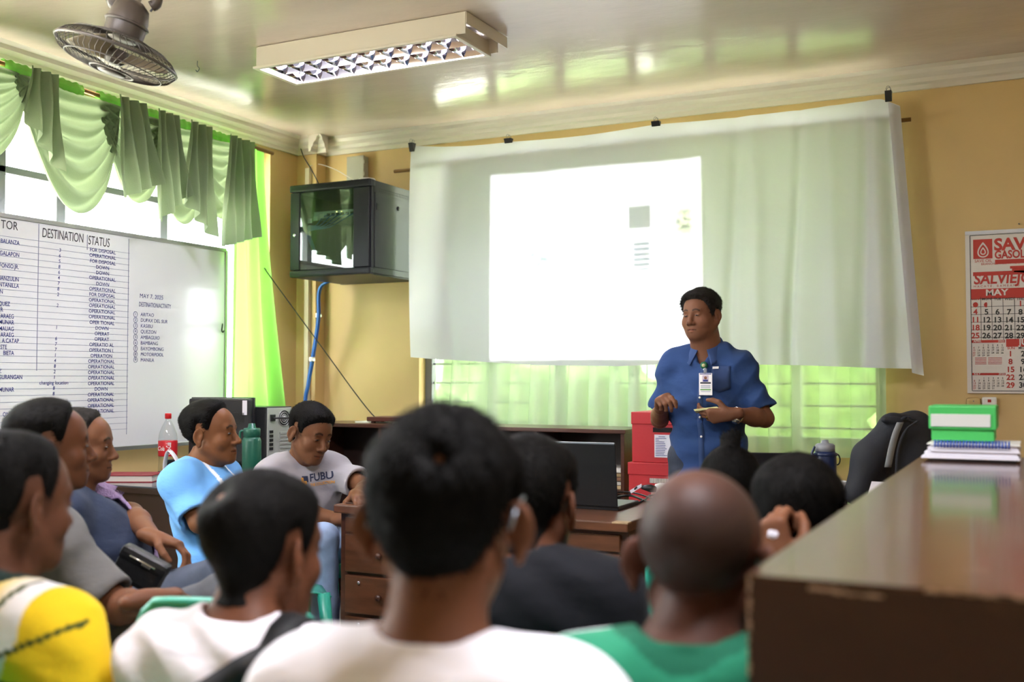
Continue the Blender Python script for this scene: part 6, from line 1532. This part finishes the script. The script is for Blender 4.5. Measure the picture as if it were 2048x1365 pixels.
# crossbody strap over the white shirt
Pz = PEOPLE['strap']; c_ = Pz['c7'].z; pb = bvh_of(Pz['shirt']); rays_ = []
for i in range(26):
    q = i / 25; x = .095 - .30 * q; z = c_ - .03 - .20 * q
    rays_.append(((x, -.5, z), (0, 1, 0)))
over = [((.10, -.06 + .03 * k, c_ + .3), (0, .0, -1)) for k in (4, 3, 2, 1, 0)]
ribbon('bag_strap', over + rays_, pb, .042, mat('black_webbing_strap', '131315', rough=.7), Pz['root'], .005, .003)
# towel on the navy polo
Nz = PEOPLE['navy']; cn = Nz['c7'].z; nb = bvh_of(Nz['shirt']); C0 = .0
rows_ = []
for j in range(9):
    x = -.015 - .135 * j / 8; row = []
    for i in range(25):
        a = radians(-60 + 235 * (1 - i / 24)); d_ = Vector((0, -cos(a) * -1, sin(a))); o_ = Vector((x, .02, cn - .16))
        h_ = nb.ray_cast(o_ + d_ * .6, -d_); p = (h_[0] if h_[0] is not None else o_ + d_ * .12) + d_ * (.02 + .004 * sin(9 * i + 5 * j)); row.append(p)
    rows_.append(row)
tw_ = bpy.data.meshes.new('towel'); tw_.from_pydata([tuple(Nz['root'].matrix_basis @ p) for r in rows_ for p in r], [], [(j * 25 + i, j * 25 + i + 1, (j + 1) * 25 + i + 1, (j + 1) * 25 + i) for j in range(8) for i in range(24)]); tw_.shade_smooth()
two = link('towel', tw_, mat('lilac_terry_towel', 'b9a0cf', rough=.95, bump=1.0, bscale=160)); two.modifiers.new('thickness', 'SOLIDIFY').thickness = .008
tag(two, 'lilac terry towel draped over the shoulder of the man in navy', 'towel')
# black pouch on the lap
pc = at(282, 1140, 2.98); pou = thing('pouch', 'black leather zip pouch on the lap beside the man in grey', 'pouch', pc); M_leather = mat('black_pouch_leather', '141416', rough=.45, bump=.15, bscale=80)
Mp = Matrix.Translation(pc) @ (FW.to_track_quat('Y', 'Z').to_matrix().to_4x4()) @ Matrix.Rotation(radians(28), 4, 'Y')
box('pouch_body', (-.07, -.025, -.048), (.07, .025, .045), M_leather, pou, .016, Mp); box('pouch_flap', (-.072, -.028, .008), (.072, .027, .048), M_leather, pou, .014, Mp)
tube('zip', [Mp @ Vector((-.04, -.0295, .03)), Mp @ Vector((.04, -.0295, .03))], .003, M_steelw, pou, 6); box('zip_pull', (.0, -.034, .022), (.028, -.029, .032), M_steelw, pou, .002, Mp)
# glasses of the man in the centre
Cz = PEOPLE['central']; hC = Cz['h']; HL = lambda p: Vector(hC.pt(p)); M_gl = mat('grey_glasses_temple', '8d949b', rough=.3, metal=.5)
gl = tube('glasses', [HL(p) for p in ((.083, -.035, -.004), (.0865, -.012, .016), (.084, .02, .018), (.078, .10, .012))], [.0018, .0026, .0028, .0026], M_gl, Cz['root'], 8, local=True)
tube('glasses_temple', [HL(p) for p in ((-.083, -.035, -.004), (-.0865, -.012, .016), (-.084, .02, .018), (-.078, .10, .012))], [.0018, .0026, .0028, .0026], M_gl, gl, 8, local=True)
for s in (-1, 1):
    tube('glasses_rim', [HL((s * .039 + .032 * cos(a), .104 - abs(s * .039 + .032 * cos(a)) * .06, -.004 + .021 * sin(a))) for a in [2 * pi * i / 24 for i in range(24)]], .0018, M_gl, gl, 6, local=True, closed=True)
tube('glasses_bridge', [HL((-.008, .104, .003)), HL((0, .107, .006)), HL((.008, .104, .003))], .0018, M_gl, gl, 6, local=True)
# crumpled tissue in the raised fist
tp2 = at(1545, 1070, 1.885); bm = B(); bmesh.ops.create_icosphere(bm, subdivisions=2, radius=.008); random.seed(5)
for v in bm.verts: v.co = Vector((v.co.x * 1.2, v.co.y * .8, v.co.z)) * random.uniform(.8, 1.2) + tp2
tag(obj('tissue', bm, M_lab), 'scrap of white tissue held in the raised fist', 'tissue')
